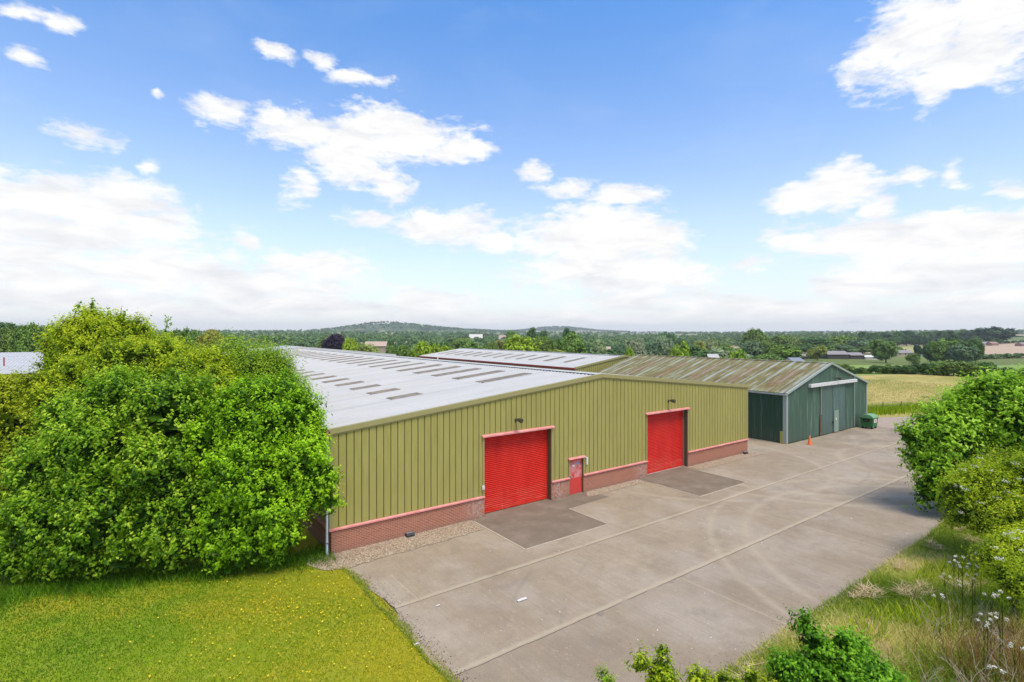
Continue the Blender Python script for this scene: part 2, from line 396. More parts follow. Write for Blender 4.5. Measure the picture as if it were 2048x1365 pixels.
M['leaf_yellow'] = leafmat('leaf_yellow_green', (0.065,0.120,0.004), (0.330,0.480,0.008), (0.680,0.740,0.030), 0.45)
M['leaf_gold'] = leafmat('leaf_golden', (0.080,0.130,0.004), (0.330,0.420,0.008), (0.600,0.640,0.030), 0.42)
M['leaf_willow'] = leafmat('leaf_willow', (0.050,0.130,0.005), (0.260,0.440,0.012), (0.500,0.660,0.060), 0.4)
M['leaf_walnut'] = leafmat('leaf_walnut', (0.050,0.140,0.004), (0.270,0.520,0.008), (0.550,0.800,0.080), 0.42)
M['leaf_far'] = leafmat('leaf_distant', (.55,.55,.55), (.85,.85,.85), (1.25,1.25,1.1), .3, True)
M['leaf_wood'] = leafmat('leaf_woodland', (.06,.12,.04), (.12,.21,.06), (.20,.29,.09), .2)
leafmat('leaf_woodland', (0.051,0.102,0.043), (0.076,0.145,0.051), (0.121,0.194,0.065), .15)
M['grass'] = leafmat('grass_blades', (0.090,0.200,0.004), (0.220,0.340,0.006), (0.460,0.460,0.030), 0.5)
M['dry'] = leafmat('dry_grass', (0.150,0.250,0.010), (0.420,0.500,0.050), (0.850,0.720,0.300), 0.5)
M['hay'] = leafmat('hay', (.22,.25,.04), (.42,.36,.09), (.64,.49,.18), .5)
M['chip_pale'] = leafmat('chip_pale', (.45,.40,.34), (.58,.52,.46), (.75,.70,.64), .0)
M['chip_dark'] = leafmat('chip_dark', (.06,.04,.025), (.12,.085,.055), (.20,.15,.10), .0)
M['straw'] = leafmat('straw', (.50,.38,.20), (.68,.52,.30), (.85,.66,.42), .3)
M['reddry'] = leafmat('rusty_weeds', (0.144,0.084,0.024), (0.288,0.144,0.048), (0.433,0.251,0.114), .35)
M['flower'] = leafmat('buttercup', (.65,.45,.01), (.85,.62,.02), (.95,.75,.05), .3)
M['umbel'] = leafmat('white_umbel', (.50,.50,.36), (.66,.62,.50), (.86,.86,.80), .3)

# ------------------------------------------------------------------ objects
def tag(o, label=None, cat=None, group=None, kind=None):
    if label: o['label'] = label
    if cat: o['category'] = cat
    if group: o['group'] = group
    if kind: o['kind'] = kind
    return o
def empty(name, loc, label, cat, group=None):
    o = bpy.data.objects.new(name, None); col.objects.link(o); o.location = loc; o.empty_display_size = .3
    o['org'] = list(map(float, loc)); return tag(o, label, cat, group)
def origin(o):
    while o.parent: o = o.parent
    return np.array(o.location[:])
def np_mesh(name, V, Fc, mat, parent=None, tone=None, smoothf=False, loc=None):
    """V (n,3) ndarray world coords, Fc list of faces or (m,k) array"""
    V = np.asarray(V, np.float32)
    if parent is not None: V = V - origin(parent).astype(np.float32)
    elif loc is not None: V = V - np.asarray(loc, np.float32)
    me = bpy.data.meshes.new(name)
    if isinstance(Fc, np.ndarray):
        m, k = Fc.shape
        me.vertices.add(len(V)); me.vertices.foreach_set('co', V.ravel())
        me.loops.add(m*k); me.loops.foreach_set('vertex_index', Fc.astype(np.int32).ravel())
        me.polygons.add(m); me.polygons.foreach_set('loop_start', np.arange(m, dtype=np.int32)*k)
        me.polygons.foreach_set('loop_total', np.full(m, k, np.int32)); me.update(calc_edges=True)
    else:
        me.from_pydata(V.tolist(), [], Fc)
    if tone is not None:
        a = me.attributes.new('tone', 'FLOAT', 'FACE'); a.data.foreach_set('value', np.asarray(tone, np.float32))
    if smoothf: me.polygons.foreach_set('use_smooth', np.ones(len(me.polygons), bool))
    me.materials.append(mat)
    o = bpy.data.objects.new(name, me); col.objects.link(o)
    if parent is not None: o.parent = parent
    elif loc is not None: o.location = loc
    return o
class MB:
    def __init__(s): s.v = []; s.f = []
    def add(s, pts, faces):
        b = len(s.v); s.v += [tuple(map(float, p)) for p in pts]; s.f += [[b+i for i in f] for f in faces]; return s
    def box(s, x0, x1, y0, y1, z0, z1):
        return s.add([(x0,y0,z0),(x1,y0,z0),(x1,y1,z0),(x0,y1,z0),(x0,y0,z1),(x1,y0,z1),(x1,y1,z1),(x0,y1,z1)],
                     [(0,3,2,1),(4,5,6,7),(0,1,5,4),(1,2,6,5),(2,3,7,6),(3,0,4,7)])
    def bar(s, a, b, w, h, up=(0,0,1)):     # box along a->b, w across, h along up
        a = np.array(a, float); b = np.array(b, float); d = b-a; d /= np.linalg.norm(d); up = np.array(up, float)
        n = np.cross(d, up); n /= np.linalg.norm(n); u = np.cross(n, d)
        P = [p + n*i*w/2 + u*j*h/2 for p in (a, b) for i, j in ((-1,-1),(1,-1),(1,1),(-1,1))]
        return s.add(P, [(0,1,2,3),(7,6,5,4),(0,4,5,1),(1,5,6,2),(2,6,7,3),(3,7,4,0)])
    def tube(s, pts, rad, n=8, caps=True):
        pts = [np.array(p, float) for p in pts]
        if not hasattr(rad, '__len__'): rad = [rad]*len(pts)
        base = len(s.v)
        for i, p in enumerate(pts):
            d = pts[min(i+1, len(pts)-1)] - pts[max(i-1, 0)]; d /= np.linalg.norm(d)+1e-9
            a = np.array([1,0,0]) if abs(d[0]) < .8 else np.array([0,1,0])
            u = np.cross(d, a); u /= np.linalg.norm(u); w = np.cross(d, u)
            for k in range(n):
                t = 2*math.pi*k/n; s.v.append(tuple(p + rad[i]*(u*math.cos(t)+w*math.sin(t))))
        for i in range(len(pts)-1):
            for k in range(n):
                s.f.append([base+i*n+k, base+i*n+(k+1)%n, base+(i+1)*n+(k+1)%n, base+(i+1)*n+k])
        if caps: s.f.append([base+k for k in range(n)][::-1]); s.f.append([base+(len(pts)-1)*n+k for k in range(n)])
        return s
    def lathe(s, c, prof, n=20):
        return s.tube([(c[0], c[1], c[2]+z) for r, z in prof], [r for r, z in prof], n)
    def strip(s, A, B):
        b = len(s.v); n = len(A); s.v += [tuple(map(float,p)) for p in A] + [tuple(map(float,p)) for p in B]
        s.f += [[b+i, b+i+1, b+n+i+1, b+n+i] for i in range(n-1)]; return s
    def prism(s, poly, d0, d1, axis='y'):   # poly (a,z) extruded along axis
        n = len(poly)
        P = [((a, d, z) if axis == 'y' else (d, a, z)) for d in (d0, d1) for a, z in poly]
        return s.add(P, [list(range(n)), list(range(2*n-1, n-1, -1))] + [[i, n+i, n+(i+1)%n, (i+1)%n] for i in range(n)])
    def build(s, name, mat, parent=None, sm=False, loc=None):
        return np_mesh(name, np.array(s.v), s.f, mat, parent, None, sm, loc)
def struct(o): o['kind'] = 'structure'; return o

# ------------------------------------------------------------------ camera, light, sky
cam = bpy.data.cameras.new('camera'); co = bpy.data.objects.new('camera', cam); col.objects.link(co)
cam.sensor_width = 36; cam.lens = 36*F/2048; cam.shift_y = -(682.5-HY)/2048; cam.clip_end = 30000; cam.clip_start = .1
co.location = (0,0,H); co.rotation_euler = (R(90), 0, -math.asin(.59)); sc.camera = co
EL, AZ = R(65), math.atan2(.03, -1)
sun = bpy.data.lights.new('sun', 'SUN'); so = bpy.data.objects.new('sun', sun); col.objects.link(so)
sun.energy = 2.0; sun.angle = R(26); sun.color = (1, .91, .78)
sd = np.array([math.sin(AZ)*math.cos(EL), math.cos(AZ)*math.cos(EL), math.sin(EL)])
import mathutils
so.rotation_euler = mathutils.Vector(sd).to_track_quat('Z', 'Y').to_euler(); so.location = (0,-20,60)
w = bpy.data.worlds.new('World'); sc.world = w; w.use_nodes = True
t = NT(w.node_tree); bg = t.n['Background']
sky = t.new('ShaderNodeTexSky', sky_type='NISHITA', sun_disc=False, sun_elevation=EL, sun_rotation=AZ, altitude=100, air_density=1.0, dust_density=.6, ozone_density=2.0)
d = t.new('ShaderNodeTexCoord').outputs['Generated']
a = t.vmath('DOT_PRODUCT', d, tuple(RT)); bb = t.vmath('DOT_PRODUCT', d, tuple(FW)); dz = t.sep(d)[2]
az = t.math('ARCTAN2', a, bb); el = t.math('ARCSINE', dz)
pv = t.comb(az, el, 0)
nz1 = t.new('ShaderNodeTexNoise'); t.put(nz1.inputs['Vector'], t.scale(pv, (1,1.7,1))); nz1.inputs['Scale'].default_value = 5; nz1.inputs['Detail'].default_value = 5
wv = t.vmath('MULTIPLY', t.vmath('SUBTRACT', nz1.outputs['Color'], (.5,.5,.5)), (.13,.07,0))
pw = t.vmath('ADD', pv, wv)
CL = [(1860,80,150,85,1),(1985,50,120,90,1),(1760,95,85,40,.9),(1860,175,42,50,.8),(1960,120,90,40,.85),
 (610,255,115,36,1),(790,268,150,44,1.3),(930,295,60,26,1.1),(700,315,110,44,1.25),(795,362,45,30,.9),(545,225,45,22,.8),
 (560,108,38,12,.8),(650,112,38,12,.7),(725,150,55,13,.8),(445,215,45,20,.6),(595,372,26,34,.75),(320,205,12,6,.6),(300,318,16,12,.5),
 (1065,345,36,20,.95),(1130,372,60,17,.9),(1245,385,78,17,.95),
 (1655,388,105,38,1.4),(1745,415,50,22,.9),(1825,365,50,14,.7),(1915,360,22,22,.45),(2025,385,45,18,.7),
 (70,385,200,48,1.1),(260,400,120,44,1.1),(150,460,280,46,1),(330,450,90,40,.9),(60,500,160,40,.8),(300,525,190,34,.9),(490,495,26,14,.8),(500,570,210,30,.8),(640,535,90,26,.9),(120,585,210,24,.7),
 (735,442,60,18,.8),(890,455,120,30,1),(990,480,46,26,.9),
 (1200,468,150,54,1.6),(1290,480,90,46,1.3),(1120,470,60,32,.9),(1190,545,150,34,1.05),(1330,560,80,26,.9),(1260,600,110,22,.8),(860,605,90,20,.7),
 (1700,480,140,34,1.05),(1880,480,170,46,1.1),(2010,480,90,50,1.1),(1880,545,220,34,1),(1720,565,90,24,.9),(2000,590,120,20,.8),(1500,522,40,14,.6),
 (200,605,330,26,.95),(620,610,200,20,.8),(60,560,160,26,.8),(1500,610,160,16,.6),(1150,635,300,12,.6),(1780,630,240,14,.7),(110,40,40,16,.7),(45,20,35,14,.6),(60,116,50,13,.8),(150,262,60,16,.4),
 (-300,300,260,90,1),(-500,500,380,110,1),(2500,250,240,90,1),(2400,480,300,70,1),(3100,420,400,120,1)]
m = None
for px, py, rx, ry, s in CL:
    x = (px-1024)/F; A = math.atan(x); ca = math.cos(A); E = math.atan(-(py-HY)/F*ca)
    q = t.vmath('LENGTH', t.vmath('MULTIPLY', t.vmath('SUBTRACT', pw, (A, E, 0)), (F/(rx*1.12)/ca**2, F/(ry*1.22)/ca, 1)))
    q = t.math('MULTIPLY_ADD', q, -s, s)
    m = q if m is None else t.math('MAXIMUM', m, q)
m = t.math('MAXIMUM', m, -1.2)
fb = t.noise(t.scale(pv, (1,1.8,1)), 10, 7, .62, .35)
fb2 = t.noise(t.scale(pv, (1,2.6,1)), 34, 6, .6, .2)
lowc = t.math('SUBTRACT', 1, t.math('DIVIDE', t.math('ABSOLUTE', t.math('SUBTRACT', el, .07)), .17), clamp=True)
dens = t.math('ADD', t.math('MULTIPLY_ADD', m, .72, .10), t.math('MULTIPLY', t.math('SUBTRACT', fb, .5), 1.45))
dens = t.math('ADD', t.math('MULTIPLY', lowc, .10), t.math('ADD', dens, 0.0))
dens = t.math('ADD', dens, t.math('MULTIPLY', t.math('SUBTRACT', fb2, .5), .95))
over = t.math('MAXIMUM', t.fr(el, .72, .95), t.fr(t.math('MULTIPLY', t.math('SUBTRACT', .35, bb), t.math('GREATER_THAN', el, 0.0)), .35, .75))  # added cloud cover out of view, overhead and behind, whitening the ambient light
dens = t.math('ADD', dens, t.math('MULTIPLY', over, 1.0))
cm = t.ramp(dens, [(.0,(0,0,0)),(.10,(.16,.16,.16)),(.26,(.58,.58,.58)),(.42,(.90,.90,.90)),(.62,(1,1,1))])
# thin high veil and horizon whitening
veil = t.math('MULTIPLY', t.fr(t.noise(t.scale(pv, (1,2.2,1)), 3.2, 6, .6, .5), .5, .85), .10)
cm = t.math('MAXIMUM', cm, veil)
shade = t.fr(t.noise(t.scale(pv, (1,3.6,1)), 9, 7, .62, .4), .38, .66)
ccol = t.mix(t.math('MULTIPLY', shade, .75), (6.6,6.45,6.25), (4.6,4.75,5.0))
skyc = t.mix(1, sky.outputs[0], t.ramp(el, [(0,(1.12,1.14,1.15)),(.20,(1.22,1.26,1.34)),(.36,(1.04,1.22,1.42)),(.58,(.66,1.16,1.56))]), 'MULTIPLY')
SKYC_GAIN = t.n[-1]
hz = t.math('POWER', t.math('SUBTRACT', 1, t.math('MAXIMUM', el, 0), clamp=True), 6)
skyh = t.mix(t.math('MULTIPLY', hz, .9), skyc, (5.7,5.8,5.85))
fin = t.mix(cm, skyh, ccol)
t.put(bg.inputs[0], fin); bg.inputs[1].default_value = .10
sc.view_settings.view_transform = 'Standard'; sc.view_settings.look = 'None'; sc.view_settings.exposure = .80
sc.render.engine = 'CYCLES'
try:
    sc.cycles.max_bounces = 5; sc.cycles.diffuse_bounces = 3; sc.cycles.transmission_bounces = 3; sc.cycles.volume_bounces = 0; sc.cycles.transparent_max_bounces = 4
except Exception: pass

# ------------------------------------------------------------------ ground
rr = np.concatenate([[0.01], np.linspace(6,120,30), np.geomspace(128,6300,105)]); na = 360
AA = np.linspace(0, 2*np.pi, na, endpoint=False)
X = np.outer(rr, np.cos(AA)); Y = np.outer(rr, np.sin(AA)); Z = terrain(X, Y) - .03
V = np.stack([X, Y, Z], -1).reshape(-1, 3)
i, j = np.meshgrid(np.arange(len(rr)-1), np.arange(na), indexing='ij')
Fq = np.stack([i*na+j, i*na+(j+1)%na, (i+1)*na+(j+1)%na, (i+1)*na+j], -1).reshape(-1, 4)[:, ::-1]
struct(np_mesh('ground', V, Fq, M['land'], smoothf=True))

def sheet(name, poly, z, mat, jag=0, seed=1, step=.35):
    r = random.Random(seed); pts = []
    for k in range(len(poly)):
        a, b = poly[k], poly[(k+1) % len(poly)]; L = math.hypot(b[0]-a[0], b[1]-a[1]); n = max(1, int(L/step)) if jag else 1
        for q in range(n):
            f = q/n; pts.append((a[0]+(b[0]-a[0])*f + r.uniform(-jag, jag), a[1]+(b[1]-a[1])*f + r.uniform(-jag, jag), z))
    return struct(np_mesh(name, np.array(pts), [list(range(len(pts)))], mat))
def drape(name, corners, mat, off=.02, n=30):
    """quad patch of land following the terrain; corners as world xy, in order"""
    a, b, c, d_ = [np.array(q[:2], float) for q in corners]
    S, T = np.meshgrid(np.linspace(0,1,n), np.linspace(0,1,n), indexing='ij')
    P = (a*(1-S[...,None])+b*S[...,None])*(1-T[...,None]) + (d_*(1-S[...,None])+c*S[...,None])*T[...,None]
    zz = terrain(P[...,0], P[...,1]) + off
    V = np.concatenate([P, zz[...,None]], -1).reshape(-1,3)
    i, j = np.meshgrid(np.arange(n-1), np.arange(n-1), indexing='ij')
    Fq = np.stack([i*n+j, (i+1)*n+j, (i+1)*n+j+1, i*n+j+1], -1).reshape(-1,4)
    return struct(np_mesh(name, V, Fq, mat, smoothf=True))
sheet('lawn', [(-45,-20),(7.3,-20),(7.3,22.3),(7.1,24),(6.9,60),(-45,60)], 0.0, M['lawn'])
sheet('bank', [(7.3,-20),(75,-20),(75,9.5),(7.3,9.5)], 0.004, M['bank'])
# concrete apron
conc = [(7.0,-2),(7.05,12.5),(7.05,15.8),(7.4,16.9),(7.1,19.4),(6.95,20.9),(6.9,22.8),(39.8,22.8),(40,46),(45.3,46),(45.3,22.2),(61.8,22.2),(61.6,21.4),(60.9,19.1),(60.5,12),(44,9.6),(35,8.75),(30,8.25),(13,8.1),(9.6,7.4),(8.4,-2)]
sheet('concrete_yard', conc, .010, M['concrete'], .05, 3)
sheet('apron', [(14.0,22.95),(14.0,18.15),(19.05,18.15),(19.05,20.95),(22.3,21.15),(22.1,22.95)], .020, M['apron'])
sheet('apron', [(26.55,22.95),(26.6,18.1),(31.5,18.15),(31.5,22.95)], .020, M['apron'])
e = MB()
for a_, b_ in (((13.95,18.1),(19.1,18.1)),((13.95,18.1),(13.95,22.3)),((19.1,18.1),(19.1,20.95)),((26.55,18.05),(31.55,18.05)),((26.55,18.05),(26.55,21.2)),((31.55,18.05),(31.55,21.6))):
    e.bar((a_[0],a_[1],.012),(b_[0],b_[1],.012), .085, .030)
struct(e.build('kerb_strip', M['apronedge']))
sheet('gravel_strip', [(6.0,22.9),(5.9,21.9),(6.3,21.2),(7.0,20.85),(9,20.95),(13.8,21.1),(13.9,22.9)], .026, M['gravel'], .06, 5, .25)
sheet('gravel_strip', [(22.2,22.9),(21.3,21.75),(26.4,21.75),(26.5,22.9)], .026, M['gravel'], .04, 6, .25)
sheet('gravel_strip', [(31.6,22.9),(31.8,21.6),(40.1,21.45),(40.0,22.9)], .026, M['gravel'], .04, 7, .25)
sheet('track', [(61.2,22.0),(61.2,19.0),(66,17.5),(90,10),(92,14),(70,22),(64,25),(62,25)], .014, M['track'], .25, 8, .8)
# meadow, pasture and far fields on the right
G = lambda px, py: ground(px, py)[:2]
drape('meadow', [(63,24),G(2400,860),G(2500,757),G(1500,741)], M['field'], .006)
drape('pasture', [G(1480,742.5),G(2500,758),at(2500,700,215)[:2],at(1600,700,215)[:2]], M['pasture'], .03, 50)
drape('crop_field', [at(1935,700,330)[:2],at(2300,700,330)[:2],at(2300,700,640)[:2],at(1940,700,640)[:2]], M['crop'], .25)
drape('crop_field', [at(1760,700,420)[:2],at(1905,700,420)[:2],at(1905,700,660)[:2],at(1770,700,660)[:2]], M['cropyellow'], .25)
drape('crop_field', [at(1960,700,930)[:2],at(2300,700,930)[:2],at(2300,700,1350)[:2],at(1960,700,1350)[:2]], M['crop'], .5)
drape('crop_field', [at(610,700,1900)[:2],at(800,700,1900)[:2],at(800,700,2650)[:2],at(600,700,2650)[:2]], M['cropyellow'], 1.5)

# ------------------------------------------------------------------ profiled sheets
def profile(s0, s1, pts, pitch):
    """pts: [(ds,h)...] over one pitch -> list of (s,h)"""
    out = []; s = s0
    while s < s1-1e-6:
        for ds, h in pts:
            if s+ds < s1: out.append((s+ds, h))
        s += pitch
    out.append((s1, 0)); return out
def wall_profile(mb_flat, mb_groove, prof, place, z0, z1, cuts=()):
    """place(s,h,z)->xyz ; grooves go to their own mesh"""
    segs = []
    for (a, ha), (b, hb) in zip(prof, prof[1:]):
        cut = sorted({a, b} | {c for lo, hi, zt in cuts for c in (lo, hi) if a < c < b})
        for p, q in zip(cut, cut[1:]):
            f = lambda s: ha + (hb-ha)*(s-a)/(b-a)
            mid = (p+q)/2; zb = z0
            for lo, hi, zt in cuts:
                if lo < mid < hi: zb = zt
            segs.append((p, f(p), q, f(q), zb))
    for p, hp, q, hq, zb in segs:
        mb = mb_groove if (hp < -.005 and hq < -.005) else mb_flat
        mb.add([place(p,hp,zb), place(q,hq,zb), place(q,hq,z1(q)), place(p,hp,z1(p))], [(0,1,2,3)])
CLAD = [(0,0),(.285,0),(.297,-.035),(.327,-.035)]
PITCH = .339
ROOFP = [(0,0),(.25,0),(.268,.035),(.315,.035)]

def shutter(root, u0, u1, v, zt, label, bottom_white):
    m_ = MB(); z = .16; A = []
    while z < zt:
        for k, (dzz, dv) in enumerate(((0,.012),(.018,-.022),(.05,-.040),(.080,-.030))):
            if z+dzz < zt: A.append((z+dzz, dv))
        z += .1
    m_.strip([(u0, v+dv, z) for z, dv in A], [(u1, v+dv, z) for z, dv in A])
    m_.f = [f[::-1] for f in m_.f]
    o = m_.build('roller_shutter', M['red'], root); o['label'] = label
    MB().box(u0, u1, v-.045, v+.01, .05, .165).build('bottom_bar', M['red'], o)
    MB().box(u0, u1, v-.04, v+.02, .012, .052).build('seal', M['white' if bottom_white else 'black'], o)
    return o

def warehouse(root, u0, u1, v0, v1, he, hr, doors, base, skyl, lap_front=True, backroof=False):
    """gable front at v0 facing -v; doors [(lo,hi,top)]"""
    um = (u0+u1)/2; k = (hr-he)/(um-u0)
    top = lambda u: he + k*(min(u-u0, u1-u)) - .06
    fl, gr = MB(), MB()
    prof = profile(u0, u1, CLAD, PITCH)
    prof = sorted(set(prof + [(um, 0)])) if False else prof
    wall_profile(fl, gr, prof, lambda s, h, z: (s, v0-h*1.0-.0, z) if False else (s, v0-h, z), base, top, doors)
    sp = profile(v0, v1, CLAD, PITCH)
    wall_profile(fl, gr, sp, lambda s, h, z: (u0-h*-1.0, s, z) if False else (u0-h, s, z), base, lambda s: he-.06)
    wall_profile(fl, gr, sp, lambda s, h, z: (u1+h, s, z), base, lambda s: he-.06)
    fl.add([(u0,v1,0),(u1,v1,0),(u1,v1,he-.06),(um,v1,hr-.06),(u0,v1,he-.06)], [(0,1,2,3,4)])
    wl = fl.build('wall', M['cladding'], root); gr.build('wall_groove', M['groove_shade'], wl)
    # roof slopes
    for sgn, ue, nm in ((1, u0-.12, 0), (-1, u1+.12, 1)):
        m_ = MB(); P = profile(v0-.02, v1, ROOFP, .333)
        nrm = np.array([-k*sgn, 0, 1]); nrm = nrm/np.linalg.norm(nrm)
        ze = he - k*.12
        A = [np.array([ue, s, ze])+nrm*h for s, h in P]; B = [np.array([um, s, hr])+nrm*h for s, h in P]
        m_.strip(A, B)
        ro = m_.build('roof', M['roof'], root)
        if nm == 0:
            for (a0, a1, s0, s1) in skyl:
                q = MB(); Q = [(s0,0),(s0+.05,0.035),(s0+.10,.035),(s0+.12,0),(s0+.36,0),(s0+.38,.035),(s0+.43,.035),(s0+.45,0),(s0+.68,0),(s0+.70,.035),(s0+.75,.035),(s0+.77,0),(s1,0)]
                f = lambda u, s, h: np.array([u, s, he+k*(u-u0)])+nrm*(h+.04)
                q.strip([f(a0,s,h) for s, h in Q], [f(a1,s,h) for s, h in Q])
                q.add([f(a0,s0,0),f(a0,s1,0),f(a0,s1,-.04),f(a0,s0,-.04)],[(0,1,2,3)])
                q.add([f(a0,s0,0),f(a1,s0,0),f(a1,s0,-.045),f(a0,s0,-.045)],[(0,1,2,3)])
                q.build('skylight', M['rooflight'], ro)
    # ridge cap with gaps at every rib
    c = MB()
    for sgn in (1,-1):
        c.bar((um-.0*sgn, v0, hr+.055), (um-.0*sgn, v1, hr+.055), .02, .01)
        P0 = (um, v0, hr+.075); 
        c.add([(um,v0,hr+.075),(um,v1,hr+.075),(um-sgn*.28,v1,hr+.075-k*.28),(um-sgn*.28,v0,hr+.075-k*.28)], [(0,1,2,3)])
    cap = c.build('ridge_cap', M['roof'], root)
    g = MB(); s = v0+.1
    lo_, hi_ = [], []
    while s < v1:
        for ds, hh_ in ((0,.0),(.001,.062),(.2,.062),(.201,.0)): lo_.append((um-.285, s+ds, hr-k*.28-.01)); hi_.append((um-.285, s+ds, hr-k*.28+hh_))
        s += .333
    g.strip(lo_, hi_)
    g.build('ridge_filler', M['dark'], cap)
    # verge trims on the front gable
    for (xa, za), (xb, zb) in (((u0-.14, he-k*.14), (um, hr)), ((u1+.14, he-k*.14), (um, hr))):
        q = MB(); dn = .30
        q.add([(xa,v0-.09,za+.09),(xb,v0-.09,zb+.09),(xb,v0-.09,zb-.13),(xa,v0-.09,za-.13),
               (xa,v0+.12,za+.09),(xb,v0+.12,zb+.09),(xb,v0-.04,zb-.13),(xa,v0-.04,za-.13)],
              [(0,3,2,1),(0,1,5,4),(3,7,6,2),(4,5,6,7),(0,4,7,3),(1,2,6,5)])
        q.add([(xa,v0-.05,za-.132),(xb,v0-.05,zb-.132),(xb,v0-.05,zb-.20),(xa,v0-.05,za-.20),
               (xa,v0-.01,za-.132),(xb,v0-.01,zb-.132),(xb,v0-.01,zb-.20),(xa,v0-.01,za-.20)],
              [(0,3,2,1),(0,1,5,4),(3,7,6,2),(4,5,6,7),(0,4,7,3),(1,2,6,5)])
        q.build('verge_trim', M['trim'], root)
    # corner flashings
    for ux in (u0, u1):
        s_ = -1 if ux == u0 else 1
        MB().box(ux-.09 if s_ < 0 else ux-.06, ux+.06 if s_ < 0 else ux+.09, v0-.025, v0+.06, base+.02, he-.12).build('corner_flashing', M['trim'], root)
    return top

W = empty('warehouse', (23.3,22.6,0), 'large olive clad warehouse with a pale grey roof and two red roller shutters', 'warehouse')
u0, u1, v0, v1, he, hr = 7.0, 39.5, 22.6, 90.0, 5.25, 6.86
DO = [(14.75,19.25,4.1),(20.62,21.72,2.12),(27.45,31.8,4.1)]
sky_l = [(17.75,21.55,27.25+3.05*k, 28.2+3.05*k) for k in range(20)] + [(11.75,13.6,27.2+3.05*k,28.1+3.05*k) for k in range(20)]
warehouse(W, u0, u1, v0, v1, he, hr, DO, 1.03, sky_l)
pb = MB()
for a_, b_ in ((u0,14.75),(19.25,20.62),(21.72,27.45),(31.8,u1)): pb.box(a_, b_, v0-.03, v0+.25, 0, 1.0)
pb.box(u0-.03, u0+.2, v0+.25, v1, 0, 1.0); pb.box(u1-.2, u1+.03, v0+.25, v1, 0, 1.0)
pl = pb.build('brick_plinth', M['brick'], W)
ps = MB()
for a_, b_ in ((u0-.1,14.75),(19.25,20.62),(21.72,27.45),(31.8,u1+.1)):
    ps.prism([(v0-.10,.995),(v0+.02,1.0),(v0+.02,1.09),(v0-.10,1.05)], a_, b_, axis='x')
ps.box(u0-.12, u0+.02, v0+.03, v1, 1.0, 1.08)
ps.build('sill_flashing', M['pink'], pl)
for lo, hi, zt in DO:
    big = zt > 3
    d_ = .36 if big else .16
    hd = MB(); o_ = .16 if big else .10; hh = .11 if big else .08
    hd.prism([(v0-.13,zt-.03),(v0+.03,zt-.03),(v0+.03,zt+hh),(v0-.10,zt+hh-.05),(v0-.13,zt+hh-.08)], lo-o_, hi+o_, axis='x')
    hd.build('lintel_flashing', M['pink'], W)
    rv = MB(); rv.box(hi-.004, hi+.10, v0+.04, v0+d_+.12, 0, zt); rv.box(lo-.10, lo+.004, v0+.04, v0+d_+.12, 0, zt); rv.box(lo-.09, hi+.09, v0+.05, v0+d_+.12, zt-.02, zt+.1)
    rv.box(lo, hi, v0+d_+.03, v0+d_+.12, 0, zt-.02)
    rv.build('door_reveal', M['trim_shaded'], W)
    jw = .10 if big else .05
    for ja, jb in ((lo-jw, lo), (hi, hi+jw)): MB().box(ja, jb, v0-.035, v0+.05, 1.05, zt-.03).build('jamb_trim', M['trim'], W)
shutter(W, 14.76, 19.24, v0+.36, 4.09, 'red roller shutter nearer the trees, streaked at its foot', False)
s2 = shutter(W, 27.46, 31.79, v0+.36, 4.09, 'red roller shutter nearer the green barn, with a white strip at its foot', True)
MB().box(31.70, 31.78, v0+.27, v0+.33, .02, 4.05).build('guide_rail', M['metal'], W)
pd = MB().box(20.65, 21.69, v0+.10, v0+.16, .03, 2.10).build('door', M['reddoor'], W)
MB().box(20.75,20.80,v0+.04,v0+.10,1.0,1.12).box(20.74,20.90,v0+.035,v0+.055,1.05,1.075).build('door_handle', M['metal'], pd)
MB().box(21.28,21.48,v0+.092,v0+.10,1.72,1.84).build('sticker', M['blue'], pd)
MB().box(20.95,21.12,v0+.092,v0+.10,1.62,1.72).build('sticker', M['sticker'], pd)
# gutter and downpipe at the near left corner
gt = MB().box(u0-.30, u0-.10, v0-.06, v1, he-.20, he-.03).build('gutter', M['gutter'], W)
MB().box(u0-.32, u0-.08, v0-.09, v0-.061, he-.24, he+.0).build('gutter_end', M['pink'], gt)
dp = MB().tube([(u0-.19, v0-.02, he-.2), (u0-.19, v0-.02, .12), (u0-.17, v0-.06, .03)], .055, 12).build('downpipe', M['pipe'], W, True)
for z_ in (.55, 2.1, 3.45, 4.85): MB().tube([(u0-.19, v0-.02, z_-.035), (u0-.19, v0-.02, z_+.035)], .072, 12).build('pipe_collar', M['metal'], dp, True)
# raised rear roof section
MB().prism([(u0-.12,he-.1),(u0-.12,he+.32),(23.25,hr+.34),(u1+.12,he+.32),(u1+.12,he-.1)], 90.02, 101).build('rear_roof', M['roof'], W)
MB().box(u0, u1, 90.1, 100.9, 0, he-.12).build('rear_wall', M['cladding'], W)
# vent stub on the ridge
MB().tube([(23.25,43.5,6.9),(23.25,43.5,7.25)], .05, 8).build('vent_pipe', M['white'], W)

W2 = empty('warehouse', (52.8,47.1,0), 'smaller olive warehouse with a dark red gutter seen over the main roof', 'warehouse')
sk2 = [(46.5,50.2,a_,a_+.6) for a_ in (51.4,55.6,59.0,62.0,65.0,68.1,71.1,74.2,77.3,80.2,83.4,86)]
warehouse(W2, 44.0, 61.6, 47.1, 89.5, 5.2, 6.42, [], .9, sk2)
g2 = MB().box(43.66, 43.87, 47.0, 89.4, 4.98, 5.17).build('gutter', M['gutter'], W2)
MB().box(43.95, 61.65, 47.05, 47.35, 0, .9).box(43.95,44.2,47.36,89.4,0,.9).build('brick_plinth', M['brick'], W2)

